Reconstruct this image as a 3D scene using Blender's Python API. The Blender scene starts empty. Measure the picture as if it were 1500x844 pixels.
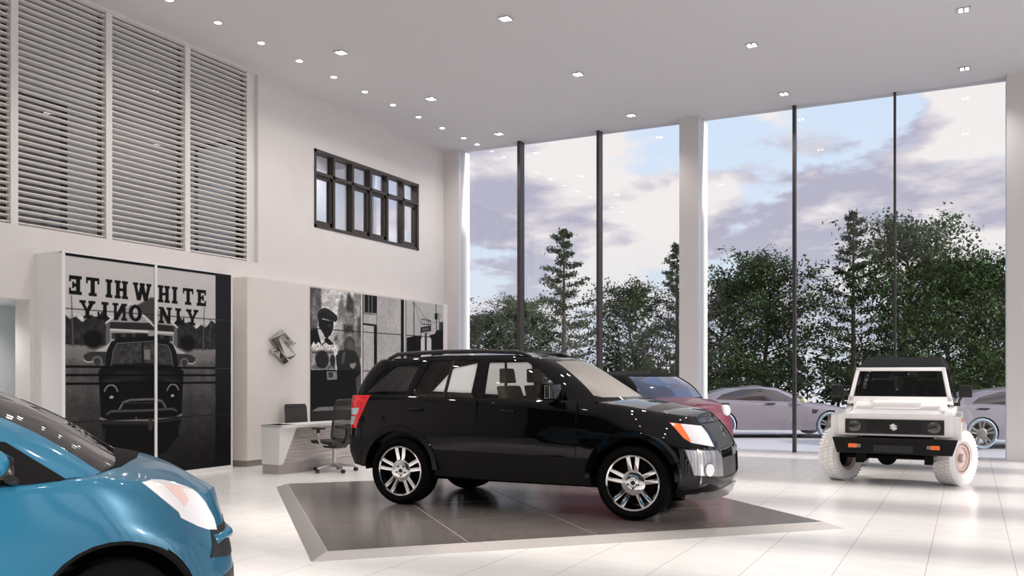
import bpy, bmesh, math, random
import numpy as np
from mathutils import Vector, Matrix
PI = math.pi
C = bpy.context.scene.collection
S = bpy.context.scene

# ---------------------------------------------------------------- materials
def srgb(r, g, b):
    f = lambda v: (v/255/12.92) if v/255 <= .04045 else ((v/255+.055)/1.055)**2.4
    return (f(r), f(g), f(b), 1)

def mat(name, col, rough=.5, metal=0, spec=.5, coat=0, coat_rough=.03, emit=None, estr=0, noise=0, nscale=8, bump=0, bscale=200):
    m = bpy.data.materials.new(name); m.use_nodes = True
    nt = m.node_tree; p = nt.nodes['Principled BSDF']
    if len(col) == 3: col = (*col, 1)
    p.inputs['Base Color'].default_value = col
    p.inputs['Roughness'].default_value = rough
    p.inputs['Metallic'].default_value = metal
    p.inputs['Specular IOR Level'].default_value = spec
    p.inputs['Coat Weight'].default_value = coat
    p.inputs['Coat Roughness'].default_value = coat_rough
    if emit:
        p.inputs['Emission Color'].default_value = (*emit[:3], 1); p.inputs['Emission Strength'].default_value = estr
    if noise or bump:
        tc = nt.nodes.new('ShaderNodeTexCoord')
    if noise:
        n = nt.nodes.new('ShaderNodeTexNoise'); n.inputs['Scale'].default_value = nscale; n.inputs['Detail'].default_value = 4
        nt.links.new(tc.outputs['Object'], n.inputs['Vector'])
        r = nt.nodes.new('ShaderNodeMapRange'); r.inputs[1].default_value = .3; r.inputs[2].default_value = .7
        r.inputs[3].default_value = 1-noise; r.inputs[4].default_value = 1+noise
        nt.links.new(n.outputs['Fac'], r.inputs[0])
        mx = nt.nodes.new('ShaderNodeMix'); mx.data_type = 'RGBA'; mx.blend_type = 'MULTIPLY'; mx.inputs[0].default_value = 1
        mx.inputs[6].default_value = col
        nt.links.new(r.outputs[0], mx.inputs[7]); nt.links.new(mx.outputs[2], p.inputs['Base Color'])
    if bump:
        n2 = nt.nodes.new('ShaderNodeTexNoise'); n2.inputs['Scale'].default_value = bscale; n2.inputs['Detail'].default_value = 2
        nt.links.new(tc.outputs['Object'], n2.inputs['Vector'])
        b = nt.nodes.new('ShaderNodeBump'); b.inputs['Strength'].default_value = bump; b.inputs['Distance'].default_value = .002
        nt.links.new(n2.outputs['Fac'], b.inputs['Height']); nt.links.new(b.outputs[0], p.inputs['Normal'])
    return m

def glass_mat(name, tint=(1, 1, 1), refl=1.0, rough=0, ior=1.5):
    """thin pane: clear transmission with a fresnel reflection"""
    m = bpy.data.materials.new(name); m.use_nodes = True
    nt = m.node_tree; nt.nodes.clear()
    o = nt.nodes.new('ShaderNodeOutputMaterial'); mx = nt.nodes.new('ShaderNodeMixShader')
    t = nt.nodes.new('ShaderNodeBsdfTransparent'); t.inputs[0].default_value = (*tint, 1)
    g = nt.nodes.new('ShaderNodeBsdfGlossy'); g.inputs['Roughness'].default_value = rough
    f = nt.nodes.new('ShaderNodeFresnel'); f.inputs[0].default_value = ior
    geo = nt.nodes.new('ShaderNodeNewGeometry')
    # keep the same reflectance when a ray meets the pane from its back face
    fl = nt.nodes.new('ShaderNodeMath'); fl.operation = 'MULTIPLY_ADD'
    ml = nt.nodes.new('ShaderNodeMath'); ml.operation = 'MULTIPLY'; ml.inputs[1].default_value = refl; ml.use_clamp = True
    inv = nt.nodes.new('ShaderNodeMapRange'); inv.inputs[1].default_value = 0; inv.inputs[2].default_value = 1
    inv.inputs[3].default_value = ior; inv.inputs[4].default_value = 1/ior
    nt.links.new(geo.outputs['Backfacing'], inv.inputs[0]); 
    nt.nodes.remove(fl)
    # blender's fresnel node already inverts the ior on back faces, so undo it
    m2 = nt.nodes.new('ShaderNodeMapRange'); m2.inputs[3].default_value = ior; m2.inputs[4].default_value = 1/ior
    nt.links.new(geo.outputs['Backfacing'], m2.inputs[0]); nt.links.new(m2.outputs[0], f.inputs[0])
    nt.nodes.remove(inv)
    nt.links.new(f.outputs[0], ml.inputs[0]); nt.links.new(ml.outputs[0], mx.inputs[0])
    nt.links.new(t.outputs[0], mx.inputs[1]); nt.links.new(g.outputs[0], mx.inputs[2]); nt.links.new(mx.outputs[0], o.inputs[0])
    return m

M = {}
M['wall'] = mat('wall_paint', srgb(222, 217, 214), .7, spec=.2, noise=.015, nscale=3, bump=.05, bscale=300)
M['ceil'] = mat('ceiling_paint', srgb(214, 212, 214), .85, spec=.1, bump=.05, bscale=200)
M['white'] = mat('white_lacquer', srgb(232, 230, 228), .35, spec=.4)
M['column'] = mat('column_plaster', srgb(214, 211, 210), .75, spec=.2, bump=.1, bscale=150)
M['steel_dark'] = mat('dark_steel', srgb(72, 66, 66), .45, .4)
M['frame_brown'] = mat('window_frame_brown', srgb(62, 55, 50), .5)
M['louver'] = mat('louver_alu', srgb(228, 224, 220), .4, .0)
M['chrome'] = mat('chrome', (.82, .82, .82), .06, 1)
M['alu'] = mat('brushed_alu', (.62, .61, .6), .28, 1)
M['blackp'] = mat('black_plastic', (.012, .012, .012), .45)
M['blackm'] = mat('black_matte', (.004, .004, .004), .8, spec=.15)
M['rubber'] = mat('tire_rubber', (.003, .003, .003), .85, spec=.1)
M['lamp'] = mat('lamp_glow', (1, 1, 1), .5, emit=(1, .97, .93), estr=14)
M['glass'] = glass_mat('facade_glass', (.93, .95, .955), 1.0)
M['glass2'] = glass_mat('window_glass', (.9, .92, .95), 3.5)

# ---------------------------------------------------------------- mesh helpers
def obj(name, bm, m=None, parent=None, smooth=False, mats=None, loc=None, rot=None):
    me = bpy.data.meshes.new(name)
    if smooth:
        for f in bm.faces: f.smooth = True
    bm.to_mesh(me); bm.free()
    for x in (mats or [m]): me.materials.append(x)
    o = bpy.data.objects.new(name, me); C.objects.link(o)
    if smooth == 'auto':
        try: me.set_sharp_from_angle(angle=math.radians(35))
        except Exception: pass
    if parent: o.parent = parent
    if loc: o.location = loc
    if rot: o.rotation_euler = rot
    return o

def thing(name, label, cat, loc=(0, 0, 0), rz=0, group=None):
    o = bpy.data.objects.new(name, None); C.objects.link(o); o.empty_display_size = .2
    o.location = loc; o.rotation_euler = (0, 0, rz); o['label'] = label; o['category'] = cat
    if group: o['group'] = group
    return o

def tag(o, label=None, cat=None, group=None, kind=None):
    if label: o['label'] = label
    if cat: o['category'] = cat
    if group: o['group'] = group
    if kind: o['kind'] = kind
    return o

def copy_tree(o, parent=None):
    c = o.copy(); C.objects.link(c); c.parent = parent
    for ch in list(o.children): copy_tree(ch, c)
    return c

def box(bm, x0, x1, y0, y1, z0, z1, bev=0, T=None):
    r = bmesh.ops.create_cube(bm, size=1)
    vs = r['verts']
    for v in vs:
        v.co = Vector(((x0+x1)/2+v.co.x*(x1-x0), (y0+y1)/2+v.co.y*(y1-y0), (z0+z1)/2+v.co.z*(z1-z0)))
        if T: v.co = T @ v.co
    if bev:
        es = list({e for v in vs for e in v.link_edges})
        bmesh.ops.bevel(bm, geom=es, offset=bev, segments=2, profile=.7, affect='EDGES')
    return vs

def hexa(bm, p, bev=0, seg=2):
    """8 points: bottom 0-3 ccw, top 4-7 ccw"""
    vs = [bm.verts.new(q) for q in p]
    fs = [bm.faces.new([vs[i] for i in f]) for f in ((3, 2, 1, 0), (4, 5, 6, 7), (0, 1, 5, 4), (1, 2, 6, 5), (2, 3, 7, 6), (3, 0, 4, 7))]
    bmesh.ops.recalc_face_normals(bm, faces=fs)
    if bev:
        es = list({e for v in vs for e in v.link_edges})
        bmesh.ops.bevel(bm, geom=es, offset=bev, segments=seg, profile=.7, affect='EDGES')

def prism(bm, pts, axis, a, b, bev=0):
    """polygon in the two other axes extruded along axis from a to b"""
    def P(u, v, w):
        return {'x': (w, u, v), 'y': (u, w, v), 'z': (u, v, w)}[axis]
    A = [bm.verts.new(P(u, v, a)) for u, v in pts]; B = [bm.verts.new(P(u, v, b)) for u, v in pts]
    fs = [bm.faces.new(A), bm.faces.new(B[::-1])]
    n = len(pts)
    for i in range(n): fs.append(bm.faces.new((A[i], B[i], B[(i+1) % n], A[(i+1) % n])))
    bmesh.ops.recalc_face_normals(bm, faces=fs)
    if bev:
        es = [e for f in fs[:2] for e in f.edges]
        bmesh.ops.bevel(bm, geom=es, offset=bev, segments=2, profile=.7, affect='EDGES')

def tube(bm, pts, r, n=8, cap=True, closed=False):
    """swept round bar; r may be a list"""
    pts = [Vector(p) for p in pts]; L = len(pts)
    rs = r if isinstance(r, (list, tuple)) else [r]*L
    rings = []; up = None
    for i, p in enumerate(pts):
        if closed: d = (pts[(i+1) % L]-pts[i-1]).normalized()
        else: d = (pts[min(i+1, L-1)]-pts[max(i-1, 0)]).normalized()
        if up is None:
            up = Vector((0, 0, 1)) if abs(d.z) < .9 else Vector((1, 0, 0))
        s = d.cross(up).normalized(); up = s.cross(d).normalized()
        rings.append([bm.verts.new(p+(s*math.cos(2*PI*k/n)+up*math.sin(2*PI*k/n))*rs[i]) for k in range(n)])
    R = L if closed else L-1
    for i in range(R):
        a, b = rings[i], rings[(i+1) % L]
        for k in range(n): bm.faces.new((a[k], a[(k+1) % n], b[(k+1) % n], b[k]))
    if cap and not closed:
        bm.faces.new(rings[0][::-1]); bm.faces.new(rings[-1])

def lathe(bm, prof, n=48, T=None, axis='y', closed=True):
    """prof: (radius, along axis); closed profile loops back to its start"""
    rings = []
    for r, h in prof:
        ring = []
        for k in range(n):
            a = 2*PI*k/n; u, v = r*math.cos(a), r*math.sin(a)
            p = Vector({'y': (u, h, v), 'z': (u, v, h), 'x': (h, u, v)}[axis])
            ring.append(bm.verts.new(T @ p if T else p))
        rings.append(ring)
    m = len(prof)
    fs = []
    for i in range(m if closed else m-1):
        a, b = rings[i], rings[(i+1) % m]
        for k in range(n): fs.append(bm.faces.new((a[k], a[(k+1) % n], b[(k+1) % n], b[k])))
    if not closed:
        fs.append(bm.faces.new(rings[0][::-1])); fs.append(bm.faces.new(rings[-1]))
    bmesh.ops.recalc_face_normals(bm, faces=fs)

def inpoly(x, y, poly):
    c = False; n = len(poly); j = n-1
    for i in range(n):
        xi, yi = poly[i]; xj, yj = poly[j]
        if (yi > y) != (yj > y) and x < (xj-xi)*(y-yi)/(yj-yi)+xi: c = not c
        j = i
    return c

# ---------------------------------------------------------------- photo geometry (used to place flat prints on their walls)
F_PX, CX, HY, CAMH = 1308., 750., 551., 1.46
CR, CS = 0.8898, 0.4564
def on_x(px, py, X):
    a = (px-CX)/F_PX; b = -(py-HY)/F_PX
    dx, dy = CR*a-CS, CS*a+CR; t = X/dx
    return dy*t, CAMH+b*t
# ================================================================ the room
XL, YG, ZC = -10.8, 17.7, 6.63
XR, YB = 9.6, -9.0
def struct(name, bm, m, **k):
    o = obj(name, bm, m, **k); o['kind'] = 'structure'; return o

# floor: pale glossy stone tiles
def floor_mat():
    m = bpy.data.materials.new('floor_stone'); m.use_nodes = True; nt = m.node_tree; L = nt.links.new; N = nt.nodes.new
    p = nt.nodes['Principled BSDF']; tc = N('ShaderNodeTexCoord'); sp = N('ShaderNodeSeparateXYZ'); L(tc.outputs['Object'], sp.inputs[0])
    def line(sock, period, off, w):
        a = N('ShaderNodeMath'); a.operation = 'ADD'; a.inputs[1].default_value = off+100*period; L(sock, a.inputs[0])
        b = N('ShaderNodeMath'); b.operation = 'MODULO'; b.inputs[1].default_value = period; L(a.outputs[0], b.inputs[0])
        c = N('ShaderNodeMath'); c.operation = 'LESS_THAN'; c.inputs[1].default_value = w; L(b.outputs[0], c.inputs[0]); return c.outputs[0]
    l1 = line(sp.outputs[0], .605, .303+.6, .006); l2 = line(sp.outputs[1], 1.21, .4, .003)
    h = N('ShaderNodeMath'); h.operation = 'MULTIPLY'; h.inputs[1].default_value = .12; L(l2, h.inputs[0])
    mx = N('ShaderNodeMath'); mx.operation = 'MAXIMUM'; L(l1, mx.inputs[0]); L(h.outputs[0], mx.inputs[1])
    mp = N('ShaderNodeMapping'); mp.inputs['Rotation'].default_value = (0, 0, .9); mp.inputs['Scale'].default_value = (1, 4, 1); L(tc.outputs['Object'], mp.inputs[0])
    n = N('ShaderNodeTexNoise'); n.inputs['Scale'].default_value = 1.6; n.inputs['Detail'].default_value = 8; n.inputs['Distortion'].default_value = 1.2; L(mp.outputs[0], n.inputs[0])
    r = N('ShaderNodeValToRGB'); e = r.color_ramp.elements
    e[0].position = .35; e[0].color = srgb(229, 227, 226); e[1].position = .6; e[1].color = srgb(236, 234, 232); L(n.outputs[0], r.inputs[0])
    c = N('ShaderNodeMix'); c.data_type = 'RGBA'; L(mx.outputs[0], c.inputs[0]); L(r.outputs[0], c.inputs[6]); c.inputs[7].default_value = srgb(176, 172, 174)
    L(c.outputs[2], p.inputs['Base Color']); p.inputs['Roughness'].default_value = .22; p.inputs['Specular IOR Level'].default_value = .35
    return m
bm = bmesh.new(); box(bm, XL-.6, XR+.6, YB-.3, YG+.45, -.2, 0); struct('floor', bm, floor_mat())
bm = bmesh.new(); box(bm, XL-2.6, XR+.6, YB-.3, YG+.2, ZC, ZC+.3); struct('ceiling', bm, M['ceil'])

# left wall: lower part, bulkhead, pier with window, window hole
WY0, WY1, WZ0, WZ1 = 13.03, 16.55, 4.22, 5.68
LY1, LZ0, LZ1 = 11.57, 3.39, 6.6
bm = bmesh.new()
T = .3
def wl(y0, y1, z0, z1): box(bm, XL-T, XL, y0, y1, z0, z1)
wl(7.42, YG+.4, 0, LZ0)
wl(YB, 7.42, 2.45, LZ0)
wl(YB, 3.2, 0, 2.45)
wl(LY1, WY0, LZ0, ZC); wl(WY1, YG+.4, LZ0, ZC); wl(WY0, WY1, LZ0, WZ0); wl(WY0, WY1, WZ1, ZC)
wl(YB, LY1, LZ1, ZC); wl(YB, 1.3, LZ0, LZ1)
struct('wall_left', bm, M['wall'])
# niche behind the lower left opening
bm = bmesh.new()
box(bm, -12.3, -12.1, 3.2, 9.4, 0, 2.75); box(bm, -12.1, XL-.3, 3.0, 3.2, 0, 2.75); box(bm, -12.1, XL-.3, 9.2, 9.4, 0, 2.75)
box(bm, -12.1, XL-.3, 3.2, 9.2, 2.45, 2.75)
struct('wall_alcove', bm, mat('alcove_paint', srgb(214, 220, 224), .7))
bm = bmesh.new(); box(bm, -12.3, XL-.6, 3.2, 9.4, -.2, 0); struct('floor_alcove', bm, M['white'])

# shallow upper gallery behind the louvers
XG = -13.05
bm = bmesh.new()
box(bm, XG-.2, XG, .8, 12.25, 3.2, ZC)
box(bm, XG, XL-.3, 12.05, 12.25, 3.2, ZC); box(bm, XG, XL-.3, .8, 1.0, 3.2, ZC)
struct('wall_gallery', bm, mat('gallery_paint', srgb(205, 202, 200), .8))
bm = bmesh.new(); box(bm, XG, XL-.3, 1.0, 12.05, 3.1, 3.3); struct('floor_gallery', bm, M['ceil'])
t = thing('gallery_window', 'black framed dark opening seen dimly through the leftmost louver screens', 'window', (XG, 7.9, 3.3))
b = bmesh.new(); w, h = 1.57, 2.45
for q in ((-w-.1, -w, 0, h+.1), (w-.0, w+.1, 0, h+.1), (-w, w, h, h+.1), (-.03, .03, 0, h)): box(b, 0, .06, *q)
obj('window_frame', b, M['blackm'], t)
b = bmesh.new(); box(b, .01, .03, -w, w, 0, h); obj('window_pane', b, mat('dark_pane', srgb(104, 98, 96), .25, noise=.3, nscale=3), t)
t = thing('gallery_door', 'black framed pale glass door seen behind the louver screen nearest the pier', 'door', (-12.2, 12.05, 3.3))
b = bmesh.new()
for q in ((-.55, -.47), (.47, .55)): box(b, *q, -.05, 0, 0, 2.42)
box(b, -.55, .55, -.05, 0, 2.34, 2.42); obj('door_frame', b, M['blackm'], t)
b = bmesh.new(); box(b, -.47, .47, -.03, -.01, 0, 2.34); obj('door_pane', b, mat('pale_door_glass', srgb(205, 212, 226), .15), t)

# louver screens
def spot_data0(name, power, size):
    l = bpy.data.lights.new(name, 'SPOT'); l.energy = power; l.spot_size = size; l.spot_blend = .7; l.shadow_soft_size = .1; l.color = (1, .95, .9); return l
XLV = XL-.12
edges = [11.45, 10.09, 8.66, 7.25, 5.84, 4.43, 3.02, 1.6]
names = ['louver screen of pale slats nearest the white pier', 'second louver screen from the white pier', 'third louver screen from the white pier',
         'louver screen cut by the left edge of the photo']
for i in range(len(edges)-1):
    y1, y0 = edges[i]-.05, edges[i+1]+.05
    if i > 4: break
    t = thing('louver_screen', names[i] if i < 4 else 'louver screen beyond the left edge of the photo', 'louver', (XLV, (y0+y1)/2, LZ0), 0, 'louver screens along the upper left wall')
    w = (y1-y0)/2; h = LZ1-LZ0
    b = bmesh.new()
    nsl = 39
    for k in range(nsl):
        z = (k+.5)*h/nsl
        hexa(b, [(-.035, -w, z-.020), (.028, -w, z-.004), (.028, w, z-.004), (-.035, w, z-.020), (-.035, -w, z-.006), (.028, -w, z+.010), (.028, w, z+.010), (-.035, w, z-.006)])
    obj('louver_slats', b, M['louver'], t)
    b = bmesh.new(); box(b, -.12, -.112, -w, w, 0, h); obj('window_pane', b, M['glass'], t)
    b = bmesh.new(); box(b, -.07, -.04, -w, -w+.05, 0, h); box(b, -.07, -.04, w-.05, w, 0, h); obj('slat_holder', b, M['steel_dark'], t)
bm = bmesh.new()
for e in edges[1:]: box(bm, XLV-.08, XLV+.06, e-.05, e+.05, LZ0, LZ1)
box(bm, XLV-.08, XLV+.03, 11.4, LY1, LZ0, LZ1)
struct('trim_1', bm, M['louver'])

for gy in (3.5, 6.0, 8.5, 11.0):  # unseen fill spots added to brighten the gallery behind the louvers
    lo = bpy.data.objects.new('gallery_lamp', spot_data0('gallery_lamp', 26, 2.3)); C.objects.link(lo); lo.location = (-12, gy, ZC-.05)
lo = bpy.data.objects.new('inner_lamp', spot_data0('inner_lamp', 220, 2.8)); C.objects.link(lo); lo.location = (-12.2, 15, 6.5)  # added fill spot brightens the room behind the casements
# brown framed window with six casements on the left wall
t = thing('casement_window', 'brown framed window of six lights high on the white left wall', 'window', (XL, (WY0+WY1)/2, WZ0))
w = (WY1-WY0)/2; h = WZ1-WZ0
b = bmesh.new(); f = .06
box(b, -.16, .01, -w, w, 0, f); box(b, -.16, .01, -w, w, h-f, h); box(b, -.16, .01, -w, -w+f, 0, h); box(b, -.16, .01, w-f, w, 0, h)
zt = h*.70
box(b, -.14, .005, -w, w, zt-.03, zt+.03)
for k in range(1, 6):
    y = -w+k*2*w/6; box(b, -.14, .005, y-.03, y+.03, 0, h)
obj('window_frame', b, M['frame_brown'], t)
for k in range(6):
    y0 = -w+k*2*w/6+.03; y1 = y0+2*w/6-.06
    b = bmesh.new()
    if k in (0, 2, 3, 5):
        s = .055
        box(b, -.12, -.03, y0, y0+s, f, zt-.03); box(b, -.12, -.03, y1-s, y1, f, zt-.03); box(b, -.12, -.03, y0, y1, f, f+s+.03); box(b, -.12, -.03, y0, y1, zt-.03-s, zt-.03)
        sash = obj('window_sash', b, M['frame_brown'], t)
        b = bmesh.new(); box(b, -.08, -.07, y0+s, y1-s, f+s, zt-.03-s); obj('window_pane', b, M['glass2'], sash)
    else:
        box(b, -.09, -.08, y0, y1, f, zt-.03); obj('window_pane', b, M['glass2'], t)
    b = bmesh.new(); box(b, -.09, -.08, y0, y1, zt+.03, h-f); obj('window_pane', b, M['glass2'], t)
# room glimpsed behind the casements
bm = bmesh.new(); box(bm, XL-2.2, XL-2.1, 12.5, 17.9, 3.6, 6.6); box(bm, XL-2.1, XL-.3, 12.4, 12.5, 3.6, 6.6); box(bm, XL-2.1, XL-.3, 12.5, 17.9, 3.5, 3.6)
struct('wall_behind_window', bm, mat('inner_room_paint', srgb(190, 190, 194), .8))

# wall stub beneath the louvers, and the protruding feature wall with skirting
bm = bmesh.new(); box(bm, XL, -10.3, 10.79, 16.95, .1, 3.05); struct('wall_feature', bm, mat('feature_panel', srgb(228, 221, 214), .6, spec=.3, noise=.02, nscale=5))
bm = bmesh.new(); box(bm, XL, -10.32, 10.8, 16.95, 0, .1); struct('baseboard_left', bm, mat('skirting_grey', srgb(140, 134, 130), .5))

# back wall, right wall piers
bm = bmesh.new(); box(bm, XL-.3, XR+.3, YB-.3, YB, 0, ZC)
struct('wall_back', bm, mat('back_wall', srgb(62, 58, 56), .7))
bm = bmesh.new()
y = YB+.2; k = 0
while y < YG:
    wd = 1.05 if k % 2 == 0 else .75
    box(bm, XR, XR+.3, y, y+wd, 0, ZC); y += 2.42; k += 1
box(bm, XR, XR+.3, YB, YG+.4, 6.1, ZC)
struct('wall_right', bm, M['column'])

# glass facade: columns, mullions, panes
for i, (x0, x1, y0, y1) in enumerate([(XL, -10.395, 17.6, 18.1), (-5.187, -4.798, 17.46, 18.15), (.56, 1.15, 17.46, 18.1), (6.3, 6.8, 17.46, 18.1)]):
    bm = bmesh.new(); box(bm, x0, x1, y0, y1, 0, ZC); struct('column_%d' % (i+1), bm, M['column'])
for i, (x, wd, dp) in enumerate([(-8.83, .035, .17), (-6.97, .03, .16), (-2.99, .03, .08), (-1.22, .02, .06), (3.0, .03, .08), (4.7, .03, .08)]):
    bm = bmesh.new(); box(bm, x-wd, x+wd, YG-dp, YG+.05, 0, ZC); struct('trim_%d' % (i+2), bm, M['steel_dark'])
xs = [-10.395, -8.83, -6.97, -5.187]
k = 1
for a, b_ in [(-10.395, -8.83), (-8.83, -6.97), (-6.97, -5.187), (-4.798, -2.99), (-2.99, -1.22), (-1.22, .56), (1.15, 3), (3, 4.7), (4.7, 6.3), (6.8, XR)]:
    bm = bmesh.new(); box(bm, a+.0, b_-.0, YG, YG+.012, 0, ZC)
    o = struct('window_%d' % k, bm, M['glass']); k += 1

# ---------------------------------------------------------------- ceiling lamps
def spot_data(name, power, size, blend=.7, radius=.06):
    l = bpy.data.lights.new(name, 'SPOT'); l.energy = power; l.spot_size = size; l.spot_blend = blend; l.shadow_soft_size = radius; l.color = (1, .95, .9)
    return l
SD = spot_data('downlight_beam', 22, 2.3); SQ = spot_data('cluster_beam', 85, 2.2)
def down():
    t = thing('downlight', '', 'ceiling light', (0, 0, ZC), 0, 'round downlights in a row along the left wall')
    b = bmesh.new(); lathe(b, [(.05, 0), (.062, 0), (.062, -.008), (.05, -.008)], 24, axis='z'); obj('trim_ring', b, M['white'], t)
    b = bmesh.new(); lathe(b, [(.05, -.001), (.05, -.007)], 24, axis='z', closed=False); obj('lamp_disc', b, M['lamp'], t)
    return t
d0 = None
ordw = ['first', 'second', 'third', 'fourth', 'fifth', 'sixth', 'seventh', 'eighth', 'ninth', 'tenth', 'eleventh']
ys = [17.66-.89*i for i in range(11)]
lamps = []
for i, y in enumerate(ys):
    o = down() if d0 is None else copy_tree(d0)
    if d0 is None: d0 = o
    o.location = (-9.78, y-.3 if i == 0 else y, ZC)
    o['label'] = 'round ceiling downlight beside the left wall, %s from the facade' % ordw[i]
    lamps.append((-9.78, o.location.y))
for x, y in lamps:
    lo = bpy.data.objects.new('downlight_beam', SD); C.objects.link(lo); lo.location = (x, y, ZC-.03)
a = down(); a.location = (-11.6, 7.1, 2.445); a['group'] = 'alcove lamps'; a['label'] = 'small downlight in the alcove soffit at the far left edge'; 
lo = bpy.data.objects.new('alcove_beam', spot_data('alcove_beam', 40, 2.6)); C.objects.link(lo); lo.location = (-11.6, 7.1, 2.4)
def cluster():
    t = thing('spotlight_cluster', '', 'ceiling light', (0, 0, ZC), 0, 'square clusters of four spots across the ceiling')
    b = bmesh.new(); s = .085
    for q in ((-s, s, -s, -s+.012), (-s, s, s-.012, s), (-s, -s+.012, -s, s), (s-.012, s, -s, s)): box(b, q[0], q[1], q[2], q[3], -.016, 0)
    box(b, -s, s, -s, s, -.004, 0); obj('lamp_frame', b, M['alu'], t)
    for dx in (-.038, .038):
        for dy in (-.038, .038):
            b = bmesh.new(); lathe(b, [(.021, -.004), (.021, -.012), (.012, -.018)], 16, axis='z', closed=False); o = obj('bulb', b, M['lamp'], t); o.location = (dx, dy, 0)
    return t
c0 = None
rows = {-8.93: 'row nearest left wall', -5.97: 'second row from left wall', -3.03: 'third row from left wall', -.08: 'row furthest from left wall'}
cols = {16.8: 'nearest facade', 14.1: 'second from facade', 11.43: 'third from facade', 8.75: 'fourth from facade'}
for x in rows:
    for y in cols:
        if x > -5 and y < 12 or y < 10: continue
        o = cluster() if c0 is None else copy_tree(c0)
        if c0 is None: c0 = o
        o.location = (x, y, ZC); o['label'] = 'four spot cluster, %s, %s' % (rows[x], cols[y])
for x in rows:
    for y in list(cols)+[6, 3, 0]:
        lo = bpy.data.objects.new('cluster_beam', SQ); C.objects.link(lo); lo.location = (x, y, ZC-.05)
# ================================================================ printed panels: painted into a dense grid's colour attribute
rs = np.random.RandomState(5)
class Raster:
    def __init__(s, u0, u1, v0, v1, step, g=128):
        s.u0, s.u1, s.v0, s.v1, s.step = u0, u1, v0, v1, step
        s.nu = int(round((u1-u0)/step))+1; s.nv = int(round((v1-v0)/step))+1
        s.U, s.V = np.meshgrid(np.linspace(u0, u1, s.nu), np.linspace(v0, v1, s.nv), indexing='ij')
        s.a = np.full((s.nu, s.nv), float(g)); s.soft = step*.9
        s.warp = None
    def _blend(s, m, g, al=1): s.a = s.a*(1-m*al)+g*m*al
    def poly(s, pts, g, al=1, soft=None):
        P = np.array(pts, float); U, V = s.U, s.V; n = len(P)
        ins = np.zeros(U.shape, bool); dist = np.full(U.shape, 1e9)
        for i in range(n):
            x0, y0 = P[i]; x1, y1 = P[(i+1) % n]
            c = ((y0 > V) != (y1 > V)) & (U < (x1-x0)*(V-y0)/((y1-y0) if y1 != y0 else 1e-9)+x0); ins ^= c
            dx, dy = x1-x0, y1-y0; L = dx*dx+dy*dy+1e-12
            t = np.clip(((U-x0)*dx+(V-y0)*dy)/L, 0, 1); d = np.hypot(U-x0-t*dx, V-y0-t*dy); dist = np.minimum(dist, d)
        sd = np.where(ins, dist, -dist); sf = soft or s.soft
        s._blend(np.clip(sd/sf+.5, 0, 1), g, al)
    def line(s, pts, w, g, al=1, soft=None):
        U, V = s.U, s.V; dist = np.full(U.shape, 1e9)
        for (x0, y0), (x1, y1) in zip(pts[:-1], pts[1:]):
            dx, dy = x1-x0, y1-y0; L = dx*dx+dy*dy+1e-12
            t = np.clip(((U-x0)*dx+(V-y0)*dy)/L, 0, 1); dist = np.minimum(dist, np.hypot(U-x0-t*dx, V-y0-t*dy))
        s._blend(np.clip((w/2-dist)/(soft or s.soft)+.5, 0, 1), g, al)
    def ell(s, c, rx, ry, g, al=1, soft=.15):
        d = np.hypot((s.U-c[0])/rx, (s.V-c[1])/ry); s._blend(np.clip((1-d)/soft+.5, 0, 1), g, al)
    def noise(s, cell, amp, mul=True, box=None):
        k = (int((s.u1-s.u0)/cell)+3, int((s.v1-s.v0)/cell)+3); N = rs.rand(*k)
        x = (s.U-s.u0)/cell; y = (s.V-s.v0)/cell; i = x.astype(int); j = y.astype(int); fx = x-i; fy = y-j
        fx = fx*fx*(3-2*fx); fy = fy*fy*(3-2*fy)
        v = N[i, j]*(1-fx)*(1-fy)+N[i+1, j]*fx*(1-fy)+N[i, j+1]*(1-fx)*fy+N[i+1, j+1]*fx*fy
        m = 1 if box is None else ((s.U > box[0]) & (s.U < box[1]) & (s.V > box[2]) & (s.V < box[3]))
        s.a = s.a*(1+(v-.5)*2*amp*m) if mul else s.a+(v-.5)*2*amp*m
    def blur(s, r):
        k = max(1, int(r/s.step))
        for ax in (0, 1):
            p = np.pad(s.a, [(k, k) if q == ax else (0, 0) for q in (0, 1)], mode='edge'); c = np.cumsum(p, ax); c = np.concatenate([np.zeros_like(np.take(c, [0], ax)), c], ax)
            n = s.a.shape[ax]
            s.a = (np.take(c, range(2*k+1, 2*k+1+n), ax)-np.take(c, range(0, n), ax))/(2*k+1)

def print_mat(name):
    m = bpy.data.materials.new(name); m.use_nodes = True; nt = m.node_tree; p = nt.nodes['Principled BSDF']
    a = nt.nodes.new('ShaderNodeAttribute'); a.attribute_name = 'ink'; nt.links.new(a.outputs['Color'], p.inputs['Base Color'])
    p.inputs['Roughness'].default_value = .4; p.inputs['Specular IOR Level'].default_value = .12
    return m
M['print'] = print_mat('printed_panel')

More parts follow.
